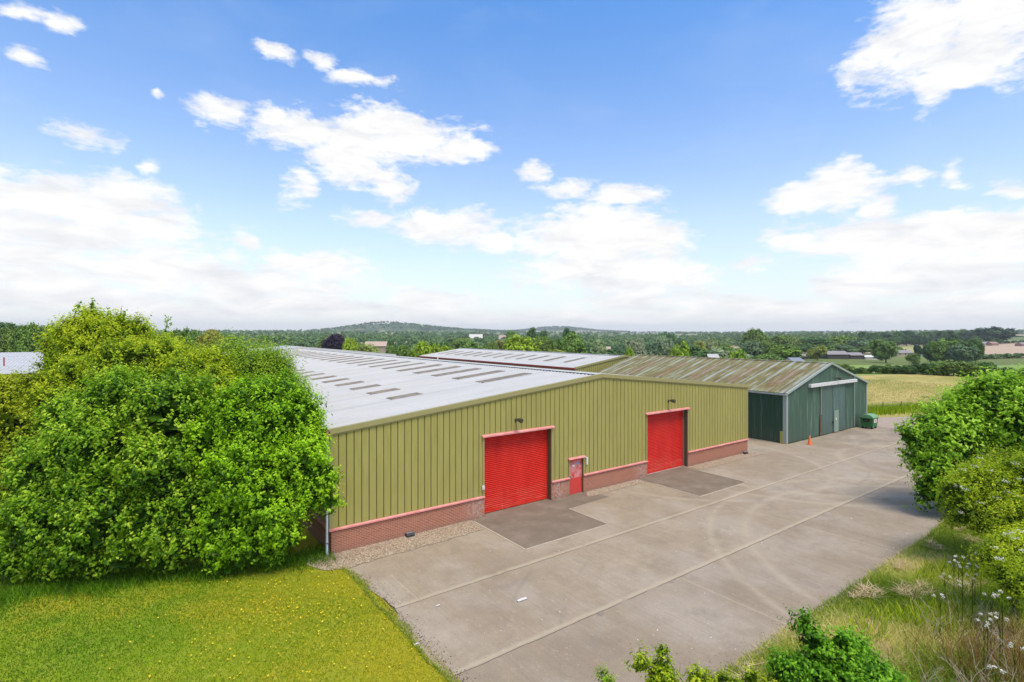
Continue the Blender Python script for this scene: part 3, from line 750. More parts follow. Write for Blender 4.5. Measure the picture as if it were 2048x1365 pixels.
# warehouse behind the hedge trees, far left
W3 = empty('warehouse', (-22,92,0), 'pale grey roofed shed beyond the hedge at the far left', 'warehouse')
m_ = MB(); P = profile(-48, 2, ROOFP, .333)
kk = 1.75/20.
m_.strip([(s, 76, 5.1+h) for s, h in P], [(s, 96, 6.85+h) for s, h in P]); m_.strip([(s, 116, 5.1+h) for s, h in P], [(s, 96, 6.85+h) for s, h in P])
m_.build('roof', M['roof'], W3)
MB().prism([(76.3,0),(115.7,0),(115.7,5.05),(96,6.75),(76.3,5.05)], -47.8, 1.8, axis='x').build('wall', M['cladding'], W3)
fp = at(8, 715, 60)
MB().tube([(fp[0],fp[1],0),(fp[0],fp[1],fp[2])], .07, 10).build('flue', M['gutter'], W3)

# ------------------------------------------------------------------ green barn
B = empty('barn', (53.4,22.3,0), 'weathered dark green barn with a mossy stained roof and white sliding door board', 'barn')
bu0, bu1, bv0, bv1, bhe, bhr = 45.1, 61.7, 22.3, 45.8, 4.33, 6.60
bm = (bu0+bu1)/2; bk = (bhr-bhe)/(bm-bu0)
BP = [(0,0),(.07,0),(.10,-.028),(.17,-.028)]
fr_, g_ = MB(), MB()
topb = lambda u: bhe+bk*min(u-bu0, bu1-u)-.05
wall_profile(fr_, fr_, profile(bu0, bu1, BP, .2), lambda s, h, z: (s, bv0-h, z), 0.02, topb)
fr_.build('front_wall', M['barn'], B)
sd_ = MB()
wall_profile(sd_, sd_, profile(bv0, bv1, BP, .2), lambda s, h, z: (bu0-h, s, z), 0.02, lambda s: bhe-.05)
wall_profile(sd_, sd_, profile(bv0, bv1, BP, .2), lambda s, h, z: (bu1+h, s, z), 0.02, lambda s: bhe-.05)
sd_.add([(bu0,bv1,0),(bu1,bv1,0),(bu1,bv1,bhe),(bm,bv1,bhr),(bu0,bv1,bhe)],[(0,1,2,3,4)])
sd_.build('side_wall', M['barnside'], B)
RP = [(0,0),(.05,.028),(.10,.028),(.15,0)]
for sgn, ue in ((1,bu0-.15),(-1,bu1+.15)):
    m_ = MB(); P = profile(bv0-.12, bv1, RP, .2); n_ = np.array([-bk*sgn,0,1]); n_ /= np.linalg.norm(n_)
    m_.strip([np.array([ue,s,bhe-bk*.15])+n_*h for s, h in P], [np.array([bm,s,bhr])+n_*h for s, h in P])
    ro = m_.build('roof', M['barnroof'], B)
    if sgn == 1:
        for s0 in (23.65, 27.85, 32.05, 36.25, 40.45):
            q = MB(); Q = profile(s0, s0+1.2, RP, .2)
            f = lambda u, s, h: np.array([u, s, bhe+bk*(u-bu0)])+n_*(h+.012)
            q.strip([f(46.4,s,h) for s, h in Q], [f(51.2,s,h) for s, h in Q]); q.build('rusty_panel', M['rust'], ro)
MB().add([(bm,bv0-.12,bhr+.07),(bm,bv1,bhr+.07),(bm-.25,bv1,bhr+.07-bk*.25),(bm-.25,bv0-.12,bhr+.07-bk*.25),(bm+.25,bv1,bhr+.07-bk*.25),(bm+.25,bv0-.12,bhr+.07-bk*.25)],[(0,1,2,3),(0,5,4,1)]).build('ridge_cap', M['barnroof'], B)
for ue in (bu0-.16, bu1+.16):
    za = bhe-bk*.16
    q = MB(); y0, y1 = bv0-.16, bv0+.02
    q.add([(ue,y0,za+.07),(bm,y0,bhr+.07),(bm,y0,bhr-.10),(ue,y0,za-.10),(ue,y1,za+.07),(bm,y1,bhr+.07),(bm,y1,bhr-.10),(ue,y1,za-.10)],
          [(0,3,2,1),(0,1,5,4),(3,7,6,2),(4,5,6,7),(0,4,7,3),(1,2,6,5)])
    q.build('verge_trim', M['greytrim'], B)
MB().box(bu0-.06, bu0+.20, bv0-.03, bv0+.02, 0.03, bhe-.12).box(bu0-.06,bu0-.005,bv0+.021,bv0+.28,0.03,bhe-.12).build('corner_flashing', M['greytrim'], B)
MB().box(bu1-.14, bu1+.05, bv0-.03, bv0+.02, 0.03, bhe-.14).build('corner_flashing', M['greytrim'], B)
MB().box(bu0-.30, bu0-.15, bv0-.1, bv1, bhe-.2, bhe-.08).build('gutter', M['greytrim'], B)
MB().box(bu0-.12, bu0-.02, bv0+.28, bv0+.5, 0.03, 1.05).build('corner_guard', M['yellow'], B)
# sliding doors
for a_, b_, mt in ((51.35,53.62,'barndoor'),(53.66,56.3,'barndoor')):
    q = MB(); P = profile(a_, b_, BP, .2); q.strip([(s, bv0-.10-h, .06) for s, h in P], [(s, bv0-.10-h, 4.55) for s, h in P])
    q.f = [f for f in q.f]
    q.bar((a_+.0, bv0-.09, .06),(a_+.0, bv0-.09, 4.55), .09, .08, (0,1,0)); q.bar((b_-.01, bv0-.09, .06),(b_-.01, bv0-.09, 4.55), .05, .08, (0,1,0))
    sdo = q.build('sliding_door', M[mt], B)
MB().box(51.12, 51.33, bv0-.10, bv0-.04, .05, 1.95).build('rust_post', M['rust'], B)
MB().box(51.24, 51.33, bv0-.13, bv0-.04, 1.96, 4.5).build('door_edge', M['greytrim'], B)
wk = MB().box(53.70, 54.62, bv0-.20, bv0-.15, .08, 2.12).build('wicket_door', M['wicket'], sdo)
MB().box(53.5, 53.62, bv0-.20, bv0-.14, .95, 1.15).build('padlock', M['dark'], B)
MB().box(54.0,54.16,bv0-.215,bv0-.203,1.2,1.42).build('notice', M['sticker'], B)
hb = MB(); hb.box(48.9, 58.6, bv0-.30, bv0-.05, 4.58, 4.86).build('track_board', M['header'], B)
MB().box(58.50, 58.62, bv0-.10, bv0-.03, 4.90, 5.12).box(58.52,58.60,bv0-.07,bv0-.03,.1,4.57).build('cover_strip', M['greytrim'], B)

# ------------------------------------------------------------------ small fittings
def floodlight(u, v, z, label, lit='lamp'):
    o = empty('wall_light', (u,v,z), label, 'wall light', 'wall lights over the doors')
    MB().box(u-.05,u+.05,v-.05,v,z-.10,z+.10).tube([(u,v-.03,z),(u+.02,v-.22,z+.05)], .02, 8).build('bracket', M['bronze'], o)
    MB().tube([(u-.05,v-.20,z+.06),(u+.02,v-.24,z+.06),(u+.02,v-.50,z+.03)], [.06,.09,.13], 12).build('housing', M['bronze'], o)
    MB().tube([(u+.02,v-.502,z+.03),(u+.02,v-.52,z+.028)], .11, 12).build('lens', M['bronze'], o)
floodlight(16.75, v0, 4.75, 'small brown lamp on the olive wall above the nearer red shutter')
floodlight(29.65, v0, 4.80, 'small brown lamp on the olive wall above the farther red shutter')
floodlight(54.35, bv0, 5.08, 'small dark lamp on the green barn gable above the white board')
o = empty('bulkhead_light', (21.98,v0,1.84), 'slim white lamp on the wall beside the red personnel door', 'wall light')
MB().box(21.92,22.04,v0-.06,v0,1.62,2.06).build('lamp_case', M['white'], o); MB().box(21.935,22.025,v0-.085,v0-.061,1.65,2.03).build('diffuser', M['lamp'], o)
o = empty('control_box', (14.66,v0,1.5), 'small white control box beside the nearer red shutter', 'switch box')
MB().box(14.58,14.72,v0-.11,v0-.036,1.42,1.62).build('box_case', M['white'], o); MB().box(14.62,14.68,v0-.125,v0-.111,1.45,1.49).build('push_button', M['yellow'], o)
for k, (u, v, lab) in enumerate(((10.55,22.42,'small dark bait box on the gravel near the trees'),(38.85,22.35,'small dark bait box on the gravel near the green barn'))):
    o = empty('bait_box', (u,v,.03), lab, 'bait box', 'bait boxes along the brick plinth')
    MB().prism([(v-.11,.03),(v+.11,.03),(v+.11,.17),(v-.02,.17),(v-.11,.10)], u-.19, u+.19, axis='x').build('box_body', M['dark'], o)
    MB().box(u-.17,u+.17,v-.02,v+.10,.172,.185).build('box_lid', M['metal'], o)
# cone
cx, cy = 46.5, 21.05
o = empty('traffic_cone', (cx,cy,.012), 'plain orange traffic cone standing by the green barn corner', 'traffic cone')
MB().lathe((cx,cy,.03), [(.17,0),(.16,.04),(.045,.70),(.035,.74),(.02,.745)], 20).build('cone_body', M['orange'], o, True)
MB().box(cx-.2,cx+.2,cy-.2,cy+.2,.012,.045).build('cone_base', M['orange'], o)
# wheelie bin
bx, by = 59.35, 21.25
o = empty('waste_bin', (bx,by,.012), 'green wheeled waste container with a rounded lid beside the green barn', 'bin')
b_ = MB(); wU, wV = .62, .56
b_.add([(bx-wU+.07,by-wV+.05,.2),(bx+wU-.07,by-wV+.05,.2),(bx+wU-.07,by+wV-.05,.2),(bx-wU+.07,by+wV-.05,.2),
        (bx-wU,by-wV,1.05),(bx+wU,by-wV,1.05),(bx+wU,by+wV,1.05),(bx-wU,by+wV,1.05)], [(0,3,2,1),(4,5,6,7),(0,1,5,4),(1,2,6,5),(2,3,7,6),(3,0,4,7)])
b_.box(bx-wU-.04,bx+wU+.04,by-wV-.04,by+wV+.04,1.0,1.07)
bod = b_.build('bin_body', M['bin'], o)
arc = [(by-wV*1.04*math.cos(a), 1.075+.33*math.sin(a)) for a in np.linspace(0, math.pi, 13)]
MB().prism(arc, bx-wU-.02, bx+wU+.02, axis='x').build('bin_lid', M['binlid'], o)
MB().tube([(bx-wU-.05,by-.28,.80),(bx-wU-.07,by,.72),(bx-wU-.05,by+.28,.80)], .06, 8).box(bx-wU-.06,bx-wU+.02,by-.30,by+.30,.86,1.0).build('lift_pocket', M['black'], o)
MB().box(bx-.35,bx+.25,by-wV-.02,by-wV+.01,.62,.98).build('sticker', M['sticker'], bod)
MB().box(bx-.15,bx+.08,by-wV-.027,by-wV-.021,.70,.90).build('sticker_emblem', M['stickerpink'], bod)
for sx in (-1,1):
    for sy in (-1,1):
        x_, y_ = bx+sx*.45, by+sy*.40
        MB().tube([(x_-.03,y_,.11),(x_+.03,y_,.11)], .1, 12).box(x_-.04,x_+.04,y_-.04,y_+.04,.18,.24).build('wheel', M['black'], o)

# litter
for k, (px, py, lab) in enumerate(((1044,1200,'pale flat scrap lying on the bare concrete'),(876,1212,'tiny white scrap on the concrete near the grass edge'),(1275,963,'tiny white scrap on gravel beside the farther shutter'),(833,1289,'tiny white scrap at the grass and concrete edge'))):
    g = ground(px, py, .03); s_ = .16 if k == 0 else .06
    r_ = .5
    pts = [(g[0]+s_*x_*(1.2), g[1]+s_*.35*y_, .034+.012*((x_+y_) % 2)) for x_, y_ in ((-1,-1),(0,-1.2),(1,-1),(1.1,1),(0,.8),(-1,1))]
    mm = MB(); mm.add(pts + [(p[0],p[1],p[2]+.014) for p in pts], [(5,4,3,2,1,0),(6,7,8,9,10,11)]+[(i_,(i_+1)%6,6+(i_+1)%6,6+i_) for i_ in range(6)])
    tag(mm.build('scrap', M['white'], None, False, (g[0],g[1],.034)), lab, 'litter', 'scraps of litter')
# weedy debris along the slab edge
bpy.context.view_layer.update()

# ------------------------------------------------------------------ foliage
def norm(a): return a/(np.linalg.norm(a, axis=-1, keepdims=True)+1e-9)
def wob(d, seed, k=3.0):
    ph = seed*1.7
    return (np.sin(d[...,0]*k+ph)*np.sin(d[...,1]*k*1.3+ph*2)+np.sin(d[...,2]*k*1.1+ph*3)*np.sin(d[...,0]*k*.7+d[...,1]*k*.9+ph)+.6*np.sin(d[...,0]*k*2.3+ph)*np.sin(d[...,2]*k*2.1-ph)*np.cos(d[...,1]*k*1.9))*.5
def quads(p, n, s, asp=.55, jit=.35, g=rng):
    """leaf diamonds at p with normal n, size s"""
    N = len(p); r = norm(g.normal(size=(N,3))); tt = norm(np.cross(n, r)); b = np.cross(n, tt)
    s = s*(1+g.uniform(-jit, jit, (N,1)))
    V = np.stack([p-tt*s*.5, p+b*s*asp*.5+n*s*.06, p+tt*s*.5, p-b*s*asp*.5+n*s*.06], 1).reshape(-1,3)
    return V
def foliage(lobes, ntwig, leaf, seed, per=8, length=.6, up=.4, asp=.55, depth=.3, wobble=.16, rough=.9, inner=.4, clumpk=2.4, cr=.36, tv=1.0):
    g = np.random.default_rng(seed)
    C = np.array([l[:3] for l in lobes]); RR = np.array([l[3:6] for l in lobes])
    wgt = (RR[:,0]*RR[:,2]); wgt = wgt/wgt.sum(); ntwig = int(ntwig*1.0)
    tpc = 12                                     # twigs in one clump of the crown
    out_p, out_d = [], []
    ncl = max(6, ntwig//tpc); need = ncl
    while need > 0:
        n = int(need*1.6)+50
        k = g.choice(len(lobes), n, p=wgt); d = norm(g.normal(size=(n,3)))
        rad = (1.0-cr/np.maximum(RR[k].mean(1,keepdims=True), cr*1.2)*.6)*(1 - depth*g.random((n,1))**1.5)
        rad = rad*(1+wobble*wob(d*RR[k]*1.0+C[k], seed, clumpk)[:,None])
        p = C[k]+d*RR[k]*rad
        q = (p[:,None,:]-C[None])/RR[None]; dist = np.linalg.norm(q, axis=-1); dist[np.arange(n), k] = 9
        keep = (dist.min(1) > .66) & (p[:,2] > .25)
        out_p.append(p[keep]); out_d.append(d[keep]); need -= keep.sum()
    cp = np.concatenate(out_p)[:ncl]; cd = np.concatenate(out_d)[:ncl]
    crr = cr*(.55+1.1*g.random((ncl,1))**1.5); ct = np.clip(.5+.24*g.normal(size=ncl)+.3*wob(cp*.9, seed+3, 1.3), 0, 1)
    idx = np.repeat(np.arange(ncl), tpc); n = len(idx)
    d = norm(norm(g.normal(size=(n,3)))+cd[idx]*.75+np.array([0,0,.35]))
    p = cp[idx]+d*crr[idx]*(.55+.5*g.random((n,1)))*np.array([1,1,1.15])
    ax = norm(d*(1-up)+np.array([0,0,up])+g.normal(size=p.shape)*.22)
    L = length*(.45+.9*g.random((len(p),1))**1.5)
    tw = np.clip(ct[idx]+.14*g.normal(size=n), 0, 1)
    f = np.repeat(np.linspace(0, 1, per)[None], len(p), 0)[...,None]
    P = p[:,None]+ax[:,None]*f*L[:,None]+g.normal(size=(len(p),per,3))*L[:,None]*.16*(1-.5*f)
    Nn = norm(d[:,None]*.9+np.array([0,0,.45])+g.normal(size=P.shape)*rough*.42)
    sz = leaf*(1-.35*f)
    P = P.reshape(-1,3); Nn = Nn.reshape(-1,3); tone = np.clip(np.repeat(tw, per)*.8+.10+tv*.30*(g.random(len(P))-.5)+tv*.42*np.tile(np.linspace(-.6,.7,per), len(p)), 0, 1)  # young tips are paler; twig bases also darkened with painted shade
    V = quads(P, Nn, sz.reshape(-1,1), asp, .35, g)
    if inner > 0:     # sparse larger leaves deeper in, so the crown is not hollow
        n2 = int(len(p)*inner*3)
        k = g.choice(len(lobes), n2, p=wgt); d2 = norm(g.normal(size=(n2,3)))
        p2 = C[k]+d2*RR[k]*(.25+.5*g.random((n2,1))); p2[:,2] = np.maximum(p2[:,2], .2)
        V2 = quads(p2, norm(g.normal(size=(n2,3))), leaf*2.6, .8, .4, g)
        V = np.concatenate([V, V2]); tone = np.concatenate([tone, g.random(n2)*.10])  # inner leaves toned dark, shade of the crown gaps put into the colour
    Fq = np.arange(len(V)).reshape(-1,4)
    return V, Fq, tone
def limbs(base, targets, r0, seed, trunk_h):
    g = random.Random(seed); m_ = MB(); b = np.array(base, float)
    fork = b+np.array([g.uniform(-.2,.2), g.uniform(-.2,.2), trunk_h])
    m_.tube([b-np.array([0,0,.15]), b+(fork-b)*.5+np.array([.05,.03,0]), fork], [r0*1.25, r0, r0*.85], 9)
    for tg in targets:
        tg = np.array(tg, float); mid = (fork+tg)/2+np.array([g.uniform(-.3,.3), g.uniform(-.3,.3), g.uniform(0,.4)])
        m_.tube([fork, mid, tg], [r0*.55, r0*.34, r0*.08], 6)
        for q in range(3):
            e_ = mid+(tg-mid)*g.random()+0; m_.tube([e_, e_+np.array([g.uniform(-1,1), g.uniform(-1,1), g.uniform(.1,1)])*r0*6], [r0*.15, r0*.03], 5)
    return m_
def LB(px, py, D, r, rz=None, rd=None):
    p = at(px, py, D); m_ = D/F
    return (*p, r*m_, r*m_, (rz or r)*m_) if rd is None else (*p, rd, rd, (rz or r)*m_)
def near_tree(name, label, cat, lobes, base, mat, ntwig, leaf, seed, r0=.16, trunk_h=1.2, group=None, **kw):
    root = empty(name, (base[0], base[1], 0), label, cat, group)
    V, Fq, tone = foliage(lobes, ntwig, leaf, seed, **kw)
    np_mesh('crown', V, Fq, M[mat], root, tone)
    tg = [(l[0], l[1], l[2]+l[5]*.3) for l in lobes]
    limbs((base[0], base[1], 0), tg, r0, seed, trunk_h).build('trunk', M['bark'], root, True)
    return root
GT = 'trees and bushes of the hedge left of the warehouse'
near_tree('hedge_tree', 'bright green bushy tree brushing the warehouse downpipe', 'tree',
  [LB(525,850,21.6,80),LB(595,840,21.6,50),LB(605,925,21.2,52),LB(490,950,21.0,80),LB(462,1040,20.6,60),LB(545,1015,20.8,62),LB(430,880,21.6,60),LB(565,1068,20.8,38),LB(440,1098,20.4,30),LB(618,985,21.3,40),LB(480,820,21.6,52),LB(645,955,21.2,26),LB(620,880,21.4,34),LB(655,1000,21.1,14),LB(500,1098,20.6,34),LB(535,1108,20.7,26),LB(460,1122,20.4,22),LB(560,800,21.8,40)],
  at(515,1130,21.4), 'leaf_bright', 9500, .165, 11, .15, .9, GT, up=.6, length=.42, per=7, depth=.4)
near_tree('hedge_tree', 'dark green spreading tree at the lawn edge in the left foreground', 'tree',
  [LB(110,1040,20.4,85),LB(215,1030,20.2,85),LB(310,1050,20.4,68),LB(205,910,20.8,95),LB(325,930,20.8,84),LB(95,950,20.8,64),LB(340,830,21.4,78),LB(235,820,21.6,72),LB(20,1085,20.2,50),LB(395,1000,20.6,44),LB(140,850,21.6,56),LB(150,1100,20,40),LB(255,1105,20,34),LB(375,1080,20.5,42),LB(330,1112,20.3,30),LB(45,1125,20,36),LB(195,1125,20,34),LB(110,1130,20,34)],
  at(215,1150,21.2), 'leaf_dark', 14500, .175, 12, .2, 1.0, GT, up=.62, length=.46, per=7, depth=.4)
near_tree('hedge_tree', 'yellowish green tree filling the middle of the hedge', 'tree',
  [LB(250,755,25,70),LB(400,775,25,64),LB(150,785,25,58),LB(330,735,25.5,50),LB(440,800,24.5,50),LB(105,820,24.5,44),LB(55,800,24.5,34),LB(0,805,24.5,36),LB(420,735,25.5,30)],
  at(280,1020,26.2), 'leaf_yellow', 8500, .16, 13, .2, 2.0, GT, up=.55, length=.45, per=7, depth=.4)
near_tree('hedge_tree', 'tallest tree of the hedge, its ragged top above the horizon', 'tree',
  [LB(185,700,30,62),LB(130,722,30,40),LB(255,695,30,46),LB(180,655,30,32),LB(310,715,30,40),LB(235,660,30,24),LB(280,668,30,20),LB(350,712,30,26),LB(110,690,30,18),LB(140,664,30,18),LB(385,728,30,26)],
  at(200,1000,31), 'leaf_yellow', 6500, .17, 14, .22, 3.0, GT, up=.5, length=.5, per=7, depth=.4, wobble=.3)
near_tree('hedge_tree', 'slender willowy tree with upright shoots against the white roof', 'tree',
  [LB(510,770,27,58),LB(580,800,26.5,36),LB(455,742,27,40),LB(606,838,26,20),LB(535,726,27,22),LB(480,720,27,18),LB(560,745,27,24)],
  at(520,1000,27), 'leaf_willow', 5000, .14, 15, .14, 2.0, GT, up=.75, length=.95, per=9, depth=.5, asp=.4, inner=.12)
near_tree('hedge_tree', 'golden leaved bush at the left edge of the hedge', 'bush',
  [LB(20,880,23.4,72),LB(5,960,22.6,64),LB(80,890,23.4,46),LB(30,818,24,34),LB(15,785,24,30),LB(60,775,24.5,26),LB(-60,900,23.4,70)],
  at(-10,1080,24), 'leaf_gold', 4500, .15, 16, .12, .8, GT, up=.3, length=.4, per=7)
near_tree('walnut_tree', 'large bright green broad leaved tree overhanging the far right of the yard', 'tree',
  [LB(1905,868,28,62),LB(1985,835,28,64),LB(1975,790,28,34),LB(1862,905,28,32),LB(2050,850,27,76),LB(1890,945,27.2,42),LB(1868,980,27,26),LB(2060,800,28,40),LB(1935,975,27,45),LB(1925,815,28.6,28),LB(2110,820,27,70),LB(1826,872,28,18),LB(2020,775,28,24),LB(1840,925,28,14)],
  at(2070,1010,27.5), 'leaf_walnut', 6500, .25, 21, .2, 1.5, None, up=.12, length=.6, per=7, asp=.5, depth=.4, wobble=.25, cr=.45)
near_tree('elder_bush', 'yellow green elder bush with flat white flower heads below the walnut', 'bush',
  [LB(1965,990,21.5,54),LB(2035,970,21.5,58),LB(1925,1022,21,28),LB(2040,1050,20,50),LB(1980,1040,20.5,34),LB(1910,985,21,18)],
  at(2005,1120,21), 'leaf_yellow', 5200, .13, 22, .08, .6, None, up=.25, length=.45, per=8, asp=.38, depth=.5)
near_tree('thorn_bush', 'yellowish weedy bush with white flowers on the bank at the right edge', 'bush',
  [LB(2015,1110,17,34),LB(2060,1120,17,45),LB(2035,1160,16,34),LB(1980,1125,17.2,16)],
  at(2040,1250,17), 'leaf_yellow', 3200, .10, 23, .05, .4, None, up=.4, length=.35, per=7, asp=.38, depth=.5)
near_tree('sycamore_bush', 'leafy bright green bush rising from the bottom edge beside the bank', 'bush',
  [LB(1690,1368,11,62),LB(1625,1345,11,28),LB(1765,1392,11,44),LB(1650,1305,11,18),LB(1712,1312,11,24),LB(1600,1385,11,36),LB(1612,1255,11,5,14),LB(1628,1285,11,8,16),LB(1566,1335,11,9,22),LB(1745,1335,11,18),LB(1685,1290,11,14)],
  at(1680,1567,11), 'leaf_mid', 5600, .095, 24, .07, 1.0, None, up=.45, length=.22, per=7, asp=.55, depth=.5, wobble=.3, cr=.17)
near_tree('sycamore_bush', 'sparse dull green shoots poking up at the bottom edge of the yard', 'bush',
  [LB(1325,1368,11,28,32),LB(1420,1392,11,34,18),LB(1282,1330,11,12,12),LB(1328,1312,11,8,14),LB(1480,1390,11,30,14),LB(1545,1388,11,30,18),LB(1392,1362,11,7,16),LB(1445,1366,11,8,12),LB(1502,1362,11,8,12)],
  at(1400,1567,10.8), 'leaf_yellow', 1300, .095, 25, .05, 1.2, None, up=.5, length=.2, per=7, asp=.45, depth=.8, wobble=.3, inner=.05, cr=.14)
near_tree('sycamore_bush', 'single pale green leafy shoot at the bottom edge', 'bush',
  [LB(1208,1362,11,9,20),LB(1228,1375,11,5,12)], at(1210,1567,11), 'leaf_willow', 72, .085, 26, .03, 1.6, None, up=.6, length=.18, per=7, asp=.4, depth=.9, inner=0, cr=.09)
# distinct top sprigs of the tall hedge tree
def sprig(parent, base, tip, n, leaf, mat, seed):
    g = np.random.default_rng(seed); base = np.array(base); tip = np.array(tip)
    f = g.random((n,1)); P = base+(tip-base)*f+g.normal(size=(n,3))*.10*np.linalg.norm(tip-base)
    ms = MB().tube([base-(tip-base)*.4, (base+tip)/2, tip], [.03,.02,.01], 5); V = quads(P, norm(g.normal(size=(n,3))), leaf, .5, .3, g)
    np_mesh('sprig', np.concatenate([V, np.array(ms.v)]), np.arange(4*n).reshape(-1,4).tolist()+[[4*n+i_ for i_ in f_] for f_ in ms.f], M[mat], parent, np.concatenate([g.random(n), np.zeros(len(ms.f))]))
tall = [o for o in bpy.data.objects if o.get('label','').startswith('tallest tree')][0]
for k, (a_, b_) in enumerate((((150,628),(160,605)),((182,622),(186,601)),((330,668),(337,632)),((245,640),(250,622)),((110,668),(98,652)))):
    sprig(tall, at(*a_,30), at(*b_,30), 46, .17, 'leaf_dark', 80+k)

# white flower heads
def umbels(parent, spots, mat='umbel', seed=5, rad=.10, name='flower_head'):
    g = np.random.default_rng(seed)
    for (c, r_) in spots:
        n = 26; a_ = g.random(n)*2*np.pi; q = np.sqrt(g.random(n))*r_
        P = np.stack([c[0]+q*np.cos(a_), c[1]+q*np.sin(a_), c[2]+.02*g.normal(size=n)-.25*q*q/r_], -1)
        np_mesh(name, quads(P, norm(np.array([0,0,1.])+g.normal(size=(n,3))*.35), .04, .9, .3, g), np.arange(4*n).reshape(-1,4), M[mat], parent, g.random(n))
eld = [o for o in bpy.data.objects if o.get('label','').startswith('yellow green elder')][0]
umbels(eld, [(at(px, py, 20.0), .13) for px, py in ((1950,932),(1983,941),(1960,915),(2012,962),(2030,926),(1926,938),(1917,972),(1933,978),(1994,995),(2015,983),(1961,1005),(1924,1025),(2035,990),(2004,1020),(2042,958))], seed=31)
thb = [o for o in bpy.data.objects if o.get('label','').startswith('yellowish weedy')][0]
umbels(thb, [(at(px, py, 15.8), .10) for px, py in ((2024,1064),(2040,1062),(2015,1068),(2030,1076),(2003,1118),(2044,1100),(1990,1095),(1996,1116))], seed=32)

# ------------------------------------------------------------------ ground cover
def blades(name, label, cat, xy, h, wd, lean, mat, tone, seed, z=0.0):
    g = np.random.default_rng(seed); n = len(xy); h = h*(.6+.8*g.random(n)); a_ = g.random(n)*2*np.pi
    b = np.stack([xy[:,0], xy[:,1], np.full(n, z)], -1); s = np.stack([np.cos(a_), np.sin(a_), 0*a_], -1)*wd*.5
    l_ = g.normal(size=(n,2))*lean; tip = b+np.stack([l_[:,0]*h, l_[:,1]*h, h], -1)
    V = np.stack([b-s, b+s, tip], 1).reshape(-1,3)
    o = np_mesh(name, V, np.arange(3*n).reshape(-1,3), M[mat], None, tone); tag(o, label, cat, None, 'stuff'); return o
n = 190000
xy = np.stack([rng.uniform(-9,7.25,n), rng.uniform(11,29,n)], -1)
tn = np.clip(.18+.085*(xy[:,0]+3)+.45*wob(np.c_[xy*.35, np.zeros(n)], 4, 1.6)+rng.normal(size=n)*.2, 0, 1)
ok = ~((xy[:,0] > 5.9)&(xy[:,1] > 21.2))
blades('grass', 'short yellow green mown lawn grass', 'grass', xy[ok], .055, .022, .6, 'grass', tn[ok], 1)
n = 16000   # long grass under the hedge, tree shade put into its dark tones
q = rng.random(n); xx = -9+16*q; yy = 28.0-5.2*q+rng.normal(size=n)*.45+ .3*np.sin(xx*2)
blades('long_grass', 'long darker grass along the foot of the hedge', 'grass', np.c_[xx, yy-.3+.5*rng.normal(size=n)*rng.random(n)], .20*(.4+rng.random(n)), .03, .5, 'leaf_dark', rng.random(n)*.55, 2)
# ragged edge of grass over the slab
n = 4200; yy = rng.uniform(8,21,n); xx = 7.0+np.abs(rng.normal(size=n))*.08*(1+np.sin(yy*1.7)+.4*np.sin(yy*5))-.04
blades('grass_edge', 'ragged brown grass creeping over the left slab edge', 'grass', np.c_[xx, yy], .06, .03, .8, 'dry', rng.random(n)*.8, 3, .012)
n = 620
cl_ = rng.normal(size=(n,2))*np.array([1.5,2.2])+np.array([4.4,18.6]); cl_[:110] = np.c_[rng.uniform(-6,6.8,110), rng.uniform(12,25,110)]
cl_ = cl_[(cl_[:,0] < 6.9)&(cl_[:,1] < 24)]
P = np.c_[cl_, .07+.03*rng.random(len(cl_))]
o = np_mesh('buttercups', quads(P, norm(np.array([0,0,1.])+rng.normal(size=P.shape)*.3), .058, .9, .4), np.arange(4*len(P)).reshape(-1,4), M['flower'], None, rng.random(len(P))); tag(o, 'scattered yellow buttercups in the lawn', 'flowers', None, 'stuff')
# loose chips and grit lying on the slabs
def chips(name, label, xy, size, mat, seed, z=.018):
    g = np.random.default_rng(seed); P = np.c_[xy, np.full(len(xy), z)]
    o = np_mesh(name, quads(P, norm(np.array([0,0,1.])+g.normal(size=P.shape)*.25), size, .7, .5, g), np.arange(4*len(P)).reshape(-1,4), M[mat], None, g.random(len(P))); tag(o, label, 'grit', None, 'stuff')
n = 5200; X_ = rng.uniform(7.2,44,n); Y_ = rng.uniform(8.3,21,n); k_ = rng.random(n) < .35*np.clip(.25+.6*wob(np.c_[X_*.4, Y_*.6, 0*X_], 2, 1.5), .08, 1)
chips('grit', 'pale grit and mortar crumbs strewn over the concrete', np.c_[X_, Y_][k_], .045, 'chip_pale', 40)
n = 2600; X_ = rng.uniform(7.2,44,n); Y_ = np.where(rng.random(n) < .5, 8.3+np.abs(rng.normal(size=n))*.28, rng.uniform(8.3,21,n))
chips('leaf_litter', 'dark leaf litter and grit along the slab edges', np.c_[X_, Y_], .028, 'chip_dark', 41)
n = 900; Y_ = rng.uniform(10,20,n); X_ = 7.15+np.abs(rng.normal(size=n))*.22
chips('leaf_litter', 'brown crumbs of soil along the left slab edge', np.c_[X_, Y_], .04, 'chip_dark', 42)
